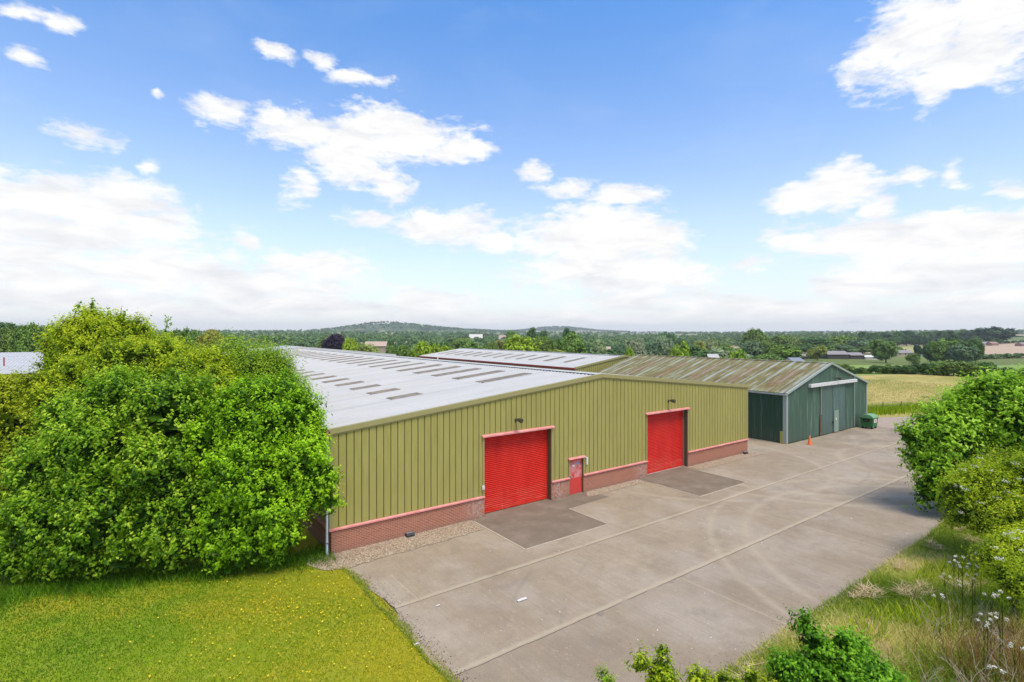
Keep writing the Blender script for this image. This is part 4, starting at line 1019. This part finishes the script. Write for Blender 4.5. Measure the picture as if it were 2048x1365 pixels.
# bank on the right
n = 120000
X_ = rng.uniform(11,48,n)**1.0; Y_ = 8.35+.0*X_-np.abs(rng.normal(size=n))*4.5
Y_ += np.clip((X_-30)*.06, 0, 1)
tn = np.clip(.42+.75*wob(np.c_[X_*.5, Y_*.5, 0*X_], 9, 1.9)+rng.normal(size=n)*.22, 0, 1)
hh_ = .14+.28*np.clip((8-Y_)/5, 0, 1)
dr = blades('bank_grass', 'rough green and straw coloured grass on the bank right of the yard', 'grass', np.c_[X_, Y_], hh_, .03, .9, 'dry', tn, 4)
n = 2600; X_ = 20+rng.normal(size=n)*1.6; Y_ = 3.6+rng.normal(size=n)*.9
blades('weeds', 'rusty brown dock and weeds among the bank grass', 'weeds', np.c_[X_, Y_], .55, .03, .35, 'reddry', rng.random(n), 5)
n = 26000; X_ = rng.uniform(13,34,n); Y_ = rng.uniform(-2,7.2,n); k_ = wob(np.c_[X_*.9, Y_*.9, 0*X_], 15, 1.5) > .15
blades('weeds', 'green leafy weeds in clumps on the bank', 'weeds', np.c_[X_, Y_][k_], .45, .045, .45, 'leaf_yellow', rng.random(k_.sum()), 6)
n = 26000; X_ = rng.uniform(12,32,n); Y_ = 8.0-np.abs(rng.normal(size=n))*2.6; k_ = wob(np.c_[X_*1.1, Y_*1.6, 0*X_], 21, 1.5) > .30
blades('straw', 'flattened mats of straw coloured dead grass on the bank', 'straw', np.c_[X_, Y_][k_], .10, .03, 2.6, 'straw', rng.random(k_.sum()), 16, .10)
# dead stalks
g = random.Random(4)
for k, (px, py, D_, ln) in enumerate(((2010,1250,14,1.5),(1990,1200,15,1.2),(1965,1290,13,1.4),(1905,1225,16,1.3),(1790,1320,12.5,1.5),(2030,1330,12.5,1.6),(1885,1350,12,1.5),(1940,1150,17,1.1),(2000,1300,13,1.3),(1860,1290,13.5,1.2))):
    c_ = at(px, py, D_); m_ = MB()
    for q in range(9):
        b0 = np.array([c_[0]+g.uniform(-.5,.5), c_[1]+g.uniform(-.5,.5), 0.]); a_ = g.uniform(0,6.28); le = ln*g.uniform(.5,1.1)
        tip = b0+np.array([math.cos(a_)*le*g.uniform(.2,.7), math.sin(a_)*le*g.uniform(.2,.7), le*.8]); mid = (b0+tip)/2+np.array([0,0,.15*le])
        m_.tube([b0, mid, tip], [.009,.007,.003], 4, False)
        for h_ in range(2):
            e_ = mid+(tip-mid)*g.random(); m_.tube([e_, e_+np.array([g.uniform(-.3,.3), g.uniform(-.3,.3), g.uniform(.05,.25)])], [.006,.002], 3, False)
    tag(m_.build('dead_stalks', M['deadwood'], None, True, (c_[0], c_[1], 0)), 'dry straw coloured stalks standing in the bank grass', 'dead stalks', 'clumps of dead stalks on the bank')
# cow parsley plants
for k, (px, py, D_) in enumerate(((1908,1124,18.5),(1925,1130,18.2),(1950,1130,18),(1917,1112,19),(1880,1190,16),(1925,1165,16.8),(1975,1230,14.6),(2000,1232,14.4),(1968,1244,14),(2030,1290,13),(1982,1188,15.5),(1890,1150,17.6),(1945,1150,17.2),(2005,1188,15),(1962,1110,18.6),(1992,1335,12.5))):
    p = at(px, py, D_); h_ = p[2]
    if h_ < .3: p = at(px, py, (H-.7)*F/(py-HY)); h_ = p[2]
    root = empty('cow_parsley', (p[0], p[1], 0), 'white flat topped wild flower standing in the bank grass', 'wild flower', 'white wild flowers on the bank')
    m_ = MB().tube([(p[0], p[1], 0),(p[0]+.04, p[1], h_*.6),(p[0], p[1], h_-.02)], [.012,.009,.006], 5)
    umb = []
    for q in range(3):
        a_ = 2.1*q+k; e_ = (p[0]+.14*math.cos(a_), p[1]+.14*math.sin(a_), h_-.03*q); m_.tube([(p[0]+.02, p[1], h_*.7), e_], [.006,.003], 4); umb.append((np.array(e_), .045))
    m_.build('stem', M['leaf_yellow'], root); umbels(root, umb, seed=200+k)

# ------------------------------------------------------------------ mid-distance trees (shared crown meshes, one object each)
def crown_mesh(seed, n=2600, kind='round'):
    g = np.random.default_rng(seed); lobes = []
    if kind == 'round':
        for q in range(11):
            a_ = g.random()*6.28; rr_ = .52*math.sqrt(g.random()); zz = .34+.38*g.random()
            s_ = .24+.12*g.random(); lobes.append((rr_*math.cos(a_), rr_*math.sin(a_), zz, s_, s_, s_*.85))
        lobes.append((0,0,.5,.42,.42,.42))
    elif kind == 'tall':
        for q in range(11):
            a_ = g.random()*6.28; rr_ = .28*math.sqrt(g.random()); zz = .25+.62*g.random()
            s_ = .15+.08*g.random(); lobes.append((rr_*math.cos(a_), rr_*math.sin(a_), zz, s_, s_, s_*1.2))
    else:  # low bush
        for q in range(9):
            a_ = g.random()*6.28; rr_ = .62*math.sqrt(g.random()); zz = .22+.42*g.random()
            s_ = .26+.12*g.random(); lobes.append((rr_*math.cos(a_), rr_*math.sin(a_), zz, s_, s_, s_*.9))
    lobes = [(*l[:2], l[2]*1.0, *l[3:]) for l in lobes]
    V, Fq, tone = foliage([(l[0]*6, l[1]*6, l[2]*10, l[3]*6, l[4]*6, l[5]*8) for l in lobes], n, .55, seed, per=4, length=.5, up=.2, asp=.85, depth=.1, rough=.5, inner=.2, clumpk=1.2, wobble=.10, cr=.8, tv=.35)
    V[:,0] /= 6; V[:,1] /= 6; V[:,2] /= 10
    V[:,2] = V[:,2]/np.percentile(V[:,2], 98.5)
    m_ = MB(); m_.tube([(0,0,-.06),(0,0,.2),(.01,0,.4)], [.045,.035,.02], 6)
    nb = len(V); tv = np.array(m_.v); V = np.concatenate([V, tv]); faces = Fq.tolist()+[[nb+i_ for i_ in f] for f in m_.f]
    me = bpy.data.meshes.new('distant_crown'); me.from_pydata(V.tolist(), [], faces)
    at_ = me.attributes.new('tone', 'FLOAT', 'FACE'); at_.data.foreach_set('value', np.concatenate([tone, np.full(len(m_.f), .1)]).astype(np.float32))
    me.materials.append(M['leaf_far']); return me
CR = {'round': [crown_mesh(100+k) for k in range(6)], 'tall': [crown_mesh(120+k, 2200, 'tall') for k in range(3)], 'bush': [crown_mesh(140+k, 1800, 'bush') for k in range(4)]}
TONES = {'bright green': (.40,.58,.04), 'mid green': (.24,.38,.07), 'dark green': (.13,.25,.06), 'blue green': (.22,.35,.16), 'grey green willow': (.42,.52,.28), 'olive green': (.38,.42,.09), 'purple leaved': (.07,.04,.10), 'blackish green': (.08,.15,.07)}
placed = []
def far_tree(px, D_, height, radius, tone, kind='round', label=None, cat='tree', name='field_tree', group=None, zoff=0):
    p = at(px, 700, D_); z = tz(p[0], p[1])+zoff
    me = random.choice(CR[kind]); o = bpy.data.objects.new(name, me); col.objects.link(o)
    o.location = (p[0], p[1], z); o.rotation_euler = (0,0,random.uniform(0,6.28)); kx = radius/(.62 if kind != 'tall' else .36)
    o.scale = (kx, kx*random.uniform(.9,1.1), height)
    v = random.uniform(.85,1.15); c = TONES[tone]; o.color = (c[0]*v*random.uniform(.92,1.1), c[1]*v, c[2]*v*random.uniform(.85,1.15), 1)
    placed.append((o, px, D_, tone, kind, label, cat, group)); return o
def tt(px, top, w, D_, tone, kind='round', label=None, **kw):    # by where its top and width show
    z = tz(*at(px, 700, D_)[:2]); h = H-(top-HY)*D_/F-z
    far_tree(px, D_, h, w/2*D_/F, tone, kind, label, **kw)
tt(672,671,44,270,'purple leaved','round','purple leaved tree left of the pale stone farmhouse'); tt(702,681,24,275,'purple leaved','round','smaller purple leaved tree peeping beside the pale stone farmhouse')
for a_ in ((707,681,36,165,'bright green'),(750,692,62,160,'olive green','bush'),(790,695,30,158,'mid green','bush'),(815,694,36,170,'mid green'),(853,687,46,165,'bright green'),(888,692,40,150,'bright green','bush'),
  (942,682,64,175,'mid green'),(990,688,34,185,'mid green'),(1043,676,66,180,'bright green'),(1015,684,44,190,'olive green'),(1140,671,60,200,'mid green'),(1095,678,50,215,'mid green'),(1065,660,32,330,'dark green'),(1020,664,22,420,'mid green'),
  (1085,664,20,400,'dark green'),(1140,659,24,380,'dark green'),(1195,684,32,235,'grey green willow'),(1240,690,34,240,'blue green'),(1272,680,34,240,'grey green willow'),(1330,676,44,245,'grey green willow'),(1300,688,40,260,'blue green'),
  (1253,699,26,150,'bright green','bush'),(1358,690,44,170,'bright green','bush'),(1395,686,36,230,'olive green'),(1420,682,30,250,'grey green willow'),(1510,661,42,330,'mid green'),(1500,686,56,240,'blue green'),(1455,694,40,230,'mid green'),
  (1550,690,36,235,'mid green'),(1535,684,32,250,'mid green'),(1772,681,48,285,'mid green'),(1470,703,30,170,'bright green','bush'),(1330,668,30,420,'dark green'),(1565,672,50,420,'mid green'),(1620,677,60,440,'dark green'),(1680,674,60,450,'mid green'),(1720,679,52,440,'blue green'),(1635,694,30,290,'olive green','bush'),(1650,688,60,430,'mid green'),(1600,690,50,420,'dark green'),(1725,692,44,430,'mid green'),(1690,691,46,425,'blue green')):
    tt(*a_)
for a_ in ((1885,681,44,270,'mid green'),(1908,674,34,300,'blackish green'),(1935,681,40,270,'dark green'),(1920,692,40,262,'blue green'),(1862,690,22,280,'dark green'),(1838,692,12,290,'blackish green','tall'),(1825,708,18,262,'mid green','bush'),(1790,694,20,420,'mid green','bush'),(1952,684,22,268,'dark green'),(1990,656,54,660,'blackish green'),(1975,664,36,670,'blackish green')):
    tt(*a_)
for px in range(1735, 1985, 13):    # wood on the rise
    tt(px, 667+random.uniform(-4,4)-(3 if px > 1850 else 0), 26, 690+random.uniform(-20,60), random.choice(['blackish green','dark green','dark green','blue green']), random.choice(['round','round','round','tall']))
for px in range(1745, 1985, 17):
    tt(px, 674+random.uniform(-3,3), 26, 640, random.choice(['blackish green','dark green']), 'round')
# random valley trees
def roofline(px): return np.interp(px, [0,75,340,600,845,930,1150,1260,1660,1700], [703,703,692,694,712,700,736,712,727,740])
for D_ in (185, 235, 295, 365, 450):
    step_ = 10.5/D_*F; px = 330+random.uniform(0, step_)
    while px < 1745:
        q = px+random.uniform(-.3,.3)*step_; dd = D_*random.uniform(.93,1.07)
        hgt_ = random.uniform(7,12) if D_ < 300 else random.uniform(9,14.5)
        z = tz(*at(q, 700, dd)[:2]); top = HY+(H-z-hgt_)*F/dd
        clear = all(abs(q-ex[1]) > 14 or ex[2] > dd+30 for ex in placed[:40]) or random.random() < .25
        if (top < roofline(q)-3) and clear and not (1570 < q < 1745 and dd < 400) and not (1155 < q < 1180) and not (715 < q < 785 and dd < 225):
            far_tree(q, dd, hgt_, random.uniform(4.6,7.6), random.choices(['mid green','dark green','blue green','grey green willow','olive green'], [5,4,4,1.6,1.6])[0], random.choices(['round','tall'], [14,1])[0])
        px += step_*random.uniform(.8,1.5)
for q in (5,30,52,78,100,340,365,395,420): tt(q, 657+random.uniform(-4,8)+(8 if q > 300 else 0), 46, random.uniform(125,150), random.choice(['mid green','olive green','mid green']))
for q in (-10, 18, 60): tt(q, 650+q*.1, 60, 170, 'dark green')
# hedge bushes between meadow and pasture
for k, (px, top, w_) in enumerate(((1683,722,38),(1708,733,26),(1728,731,26),(1752,728,24),(1769,730,22),(1784,729,30),(1806,731,34),(1826,729,30),(1845,731,26),(1862,728,30),(1885,725,38),(1908,724,40),(1932,727,34),(1962,726,42),(2022,737,34),(2052,737,40),(1658,733,26))):
    base_y = np.interp(px, [1650,1700,1900,2048], [740,741,751,757]); D_ = H*F/(base_y-HY); h = (base_y-top)*D_/F
    far_tree(px, D_, h*1.05, w_/2*D_/F, random.choice(['dark green','mid green','dark green']), 'bush', None, 'bush', 'hedge_bush', 'bushes of the field hedge')
# labels
LM = [(120,'beyond the pale shed roof at the far left'),(450,'behind the ragged hedge tops'),(660,'left of the purple leaved tree'),(790,'around the pale stone farmhouse'),(920,'above the long white warehouse roof'),(1060,'above the red guttered roof'),(1200,'below the second distant hill'),(1330,'above the left end of the mossy barn roof'),(1470,'above the middle of the mossy barn roof'),(1600,'above the right end of the mossy barn roof'),(1735,'behind the grey farm sheds'),(1830,'near the slate roofed farmhouse'),(1960,'left of the pinkish crop field'),(9999,'at the far right')]
def where(px, D_): return next(s for lim, s in LM if px < lim)
ORD = ['leftmost','second from left','third from left','fourth from left','fifth from left','sixth from left','seventh from left','eighth from left','ninth from left','tenth from left']+['%dth from left' % k for k in range(11,40)]
bucket = {}
for rec in placed:
    o, px, D_, tone, kind, label, cat, group = rec
    if label: tag(o, label, cat, 'trees in the valley'); continue
    shp = {'round':'rounded','tall':'upright','bush':'low'}[kind]
    row = 'nearest row' if D_ < 215 else 'second row' if D_ < 270 else 'middle rows' if D_ < 345 else 'far rows' if D_ < 500 else 'distant wood'
    if cat == 'bush': key = ('bush in the hedge between golden meadow and green pasture', '', 'bush')
    else: key = ('%s %s %s %s' % (shp, tone, 'bush' if kind == 'bush' else 'tree', where(px, D_)), row, 'bush' if kind == 'bush' else 'tree')
    bucket.setdefault(key, []).append((px, o, group))
for (a_, row, cat), lst in bucket.items():
    lst.sort(key=lambda r: r[0])
    for k, (px, o, group) in enumerate(lst):
        lab = a_ + ((', ' + row) if row else '') + ((', ' + ORD[k]) if len(lst) > 1 else '')
        w_ = lab.split(); lab = ' '.join(w_[:16])
        tag(o, lab, cat, group or 'trees in the valley')
# distant woodland: one mass nobody could count
def wood(name, label, pts, hh, seed, per=42, mat='leaf_wood', size=3.0):
    g = np.random.default_rng(seed); n = len(pts); z = terrain(pts[:,0], pts[:,1])
    h = hh*(.7+.6*g.random(n)); r = h*(.34+.12*g.random(n))
    d = norm(g.normal(size=(n,per,3))); d[...,2] = np.abs(d[...,2])*.9-.15
    c = np.stack([pts[:,0], pts[:,1], z+h*.5], -1)
    P = c[:,None]+d*np.stack([r, r, h*.5], -1)[:,None]*(1-.2*g.random((n,per,1)))
    N_ = norm(d+g.normal(size=d.shape)*.35); tone = np.clip(np.repeat(g.random(n), per)*.7+g.random(n*per)*.3, 0, 1)
    V = quads(P.reshape(-1,3), N_.reshape(-1,3), size, .9, .3, g)
    o = np_mesh(name, V, np.arange(len(V)).reshape(-1,4), M[mat], None, tone); tag(o, label, 'woodland', None, 'stuff'); return o
def scatter(n, px0, px1, d0, d1, seed, f=None):
    g = np.random.default_rng(seed); px = g.uniform(px0, px1, n); D_ = np.sqrt(g.uniform(d0**2, d1**2, n)); P = (RT[None]*((px-1024)/F*D_)[:,None]+FW[None]*D_[:,None])[:,:2]
    if f is not None: P = P[f(px, D_, P)]
    return P
clump = lambda th, s, sc_: (lambda px, D_, P: wob(np.c_[P/sc_, 0*px], s, 1.0)+.25*wob(np.c_[P/sc_*3, 0*px], s+1, 1.0) > th)
wood('woodland', 'dark belts of trees across the valley floor', scatter(2600, -100, 1760, 500, 1150, 1, clump(-.35, 3, 90)), 12, 1, 46)
wood('woodland', 'hazy far belts of trees towards the horizon', scatter(3600, -100, 2100, 1150, 2600, 2, clump(.12, 5, 260)), 13, 2, 26, size=5)
def onhill(px, D_, P):
    m_ = np.zeros(len(px), bool)
    for c, s, h in _HILLS[:8]: m_ |= (np.hypot(P[:,0]-c[0], P[:,1]-c[1]) < s*(1.5)) & (wob(np.c_[P/120, 0*px], 8, 1.)  > -.45)
    return m_
wood('woodland', 'blue green woods covering the two distant hills', scatter(9000, 560, 1260, 2500, 4900, 3, onhill), 13, 3, 18, size=8)
wood('woodland', 'faint tree line along the skyline', scatter(2600, -100, 2150, 3200, 5200, 4, clump(.1, 11, 300)), 12, 4, 16, size=8)
wood('woodland', 'hedges and copses beyond the pinkish crop field', np.concatenate([scatter(120, 1935, 2120, 322, 330, 6), scatter(160, 1930, 2120, 650, 672, 7), scatter(150, 1960, 2120, 905, 925, 8), scatter(260,1760,2120,1360,1420,9)]), 2.6, 5, 24, size=1.6)

# ------------------------------------------------------------------ far farm buildings
def house(px, D_, L, Wd, he_, hr_, rot, wall, roof, label, cat, name='farm_building', zoff=0, win=0, chim=False):
    p = at(px, 700, D_); z = tz(p[0], p[1])+zoff; root = empty(name, (p[0], p[1], z), label, cat)
    c_, s_ = math.cos(rot), math.sin(rot)
    T_ = lambda x, y, zz: (p[0]+x*c_-y*s_, p[1]+x*s_+y*c_, z+zz)
    a, b = L/2, Wd/2
    m_ = MB(); m_.add([T_(-a,-b,-.5),T_(a,-b,-.5),T_(a,b,-.5),T_(-a,b,-.5),T_(-a,-b,he_),T_(a,-b,he_),T_(a,b,he_),T_(-a,b,he_),T_(-a,0,hr_-.05),T_(a,0,hr_-.05)],
      [(0,1,5,4),(2,3,7,6),(1,2,6,9,5),(3,0,4,8,7)])
    m_.build('wall', M[wall], root)
    e_ = .35; k_ = (hr_-he_)/b; q = MB()
    for s in (-1,1):
        pp = [T_(-a-e_,s*(b+e_),he_-k_*e_),T_(a+e_,s*(b+e_),he_-k_*e_),T_(a+e_,0,hr_),T_(-a-e_,0,hr_)]
        q.add(pp+[(x,y,zz+.12) for x,y,zz in pp],[(0,1,2,3),(7,6,5,4),(0,4,5,1),(1,5,6,2),(2,6,7,3),(3,7,4,0)])
    ro = q.build('roof', M[roof], root)
    for i_ in range(win):
        x = -a+L*(i_+.5)/win; w_ = MB()
        w_.add([T_(x-.5,-b-.04,1.1),T_(x+.5,-b-.04,1.1),T_(x+.5,-b-.04,2.2),T_(x-.5,-b-.04,2.2),T_(x-.5,-b+.02,1.1),T_(x+.5,-b+.02,1.1),T_(x+.5,-b+.02,2.2),T_(x-.5,-b+.02,2.2)],[(0,1,2,3),(0,4,5,1),(1,5,6,2),(2,6,7,3),(3,7,4,0)])
        w_.build('window', M['window'], root)
    if chim:
        m2 = MB(); cc = T_(a*.6,0,0); m2.box(cc[0]-.4,cc[0]+.4,cc[1]-.4,cc[1]+.4,z+hr_-.5,z+hr_+1.0); m2.build('chimney', M['redbrickfar'], ro)
rv_ = -math.asin(.59)
def zz(px, D_, y): return H-(y-HY)*D_/F - tz(*at(px,700,D_)[:2])
hh1 = zz(753, 225, 684)
house(753, 225, 8.5, 7, hh1-1.7, hh1, rv_+.1, 'stone', 'stoneroof', 'pale stone farmhouse with a pinkish roof among trees above the white roof', 'farmhouse', win=3)
def shed(px, top, w_, D_, *a, base=None, **k):
    if base:        # walk out until the ground shows at the row where the building stands
        D_ = 226.
        while D_ < 1200 and HY+(H-tz(*at(px,700,D_)[:2]))*F/D_ > base: D_ += 2
    h_ = zz(px, D_, top); house(px, D_, w_*D_/F, 9, h_*.6, h_, rv_+random.uniform(-.1,.1), *a, **k)
shed(1622,708.5,48,0,'shed','slate','low brown roofed open shed, leftmost of the farm sheds','shed',base=718)
shed(1668,702.5,42,0,'shed','slate','tallest grey roofed farm shed behind the mossy barn','shed',base=718)
shed(1705,705.5,28,0,'shed','slate','small grey farm shed between the tall shed and the white one','shed',base=718)
shed(1742,711,44,0,'whitewall','whitewall','low white roofed shed right of the grey farm sheds','shed',base=719)
shed(1588,716,22,215,'whitewall','metal','small pale trailer shaped shed just over the barn roof','shed')
shed(1802,701,34,0,'stone','slate','slate roofed stone farmhouse at the edge of the pasture','farmhouse', win=3, chim=True,base=713)
shed(1846,702,11,0,'whitewall','stoneroof','small white gabled cottage beside the slate roofed farmhouse','cottage', win=1, chim=True,base=712)
shed(1966,684,34,0,'whitewall','slate','long pale farmhouse below the big dark tree','farmhouse', win=4,base=692)
shed(1985,684,12,0,'redbrickfar','redbrickfar','red brick end building next to the long pale farmhouse','farmhouse',base=692)
shed(2046,686,16,0,'redbrickfar','slate','red brick house at the far right edge','house', win=2,base=693)
shed(952,669,26,900,'whitewall','whitewall','long white building far off left of the second hill','building')
shed(1010,671,24,880,'whitewall','stoneroof','pale buildings far off above the red guttered roof','building')
shed(1213,694,14,300,'redbrickfar','stoneroof','small pink roofed cottage half hidden by the willows','cottage')
shed(1425,709,18,175,'whitewall','metal','small white shed just over the mossy barn ridge','shed')

# fence along the meadow
fr0, fr1 = np.array([64.5,27.5]), np.array([98,16.])
root = empty('fence', (fr0[0], fr0[1], 0), 'thin wire fence on wooden posts along the near edge of the golden meadow', 'fence')
nP = 13
for k in range(nP):
    p = fr0+(fr1-fr0)*k/(nP-1); MB().tube([(p[0],p[1],-.1),(p[0],p[1],1.15)], .055, 7).build('post', M['post'], root)
wr = MB()
for z_ in (.4,.75,1.08): wr.tube([(fr0[0],fr0[1],z_),(fr1[0],fr1[1],z_)], .008, 4)
wr.build('wire', M['metal'], root)
n = 22000; q = rng.random(n); P = fr0[None]*(1-q[:,None])+fr1[None]*q[:,None]+rng.normal(size=(n,2))*np.array([.5,.9])
blades('verge_grass', 'tall yellow green grass along the foot of the wire fence', 'grass', P, .7, .05, .3, 'leaf_yellow', rng.random(n)*.9, 8)
n = 26000; q = rng.random((n,2)); P = np.c_[62+60*q[:,0], 20+50*q[:,1]]
P = P[(P[:,1] > 27.5-(P[:,0]-64.5)*.34+1)]
blades('meadow_grass', 'long golden hay grass over the meadow', 'grass', P, .22, .05, .8, 'hay', np.clip(.5+.5*wob(np.c_[P*.15, 0*P[:,0]], 6, 1.3)+.2*rng.normal(size=len(P)),0,1), 9)
# clumps in the meadow
# haze
HZ = True
if HZ:
    m_ = MB().box(-6400,6400,-6400,6400,-15,110); hz_ = m_.build('haze', M['white'])
    mt = bpy.data.materials.new('haze_air'); mt.use_nodes = True; nt = NT(mt.node_tree); nt.n.remove(nt.n['Principled BSDF'])
    pv_ = nt.new('ShaderNodeVolumePrincipled'); pv_.inputs['Color'].default_value = (.93,.96,1,1); pv_.inputs['Density'].default_value = .00013; pv_.inputs['Anisotropy'].default_value = .2
    nt.l.new(pv_.outputs[0], nt.n['Material Output'].inputs['Volume']); hz_.data.materials[0] = mt
    tag(hz_, 'thin pale haze softening the distant hills', 'haze', None, 'stuff')
for o in bpy.data.objects:
    if 'org' in o: del o['org']
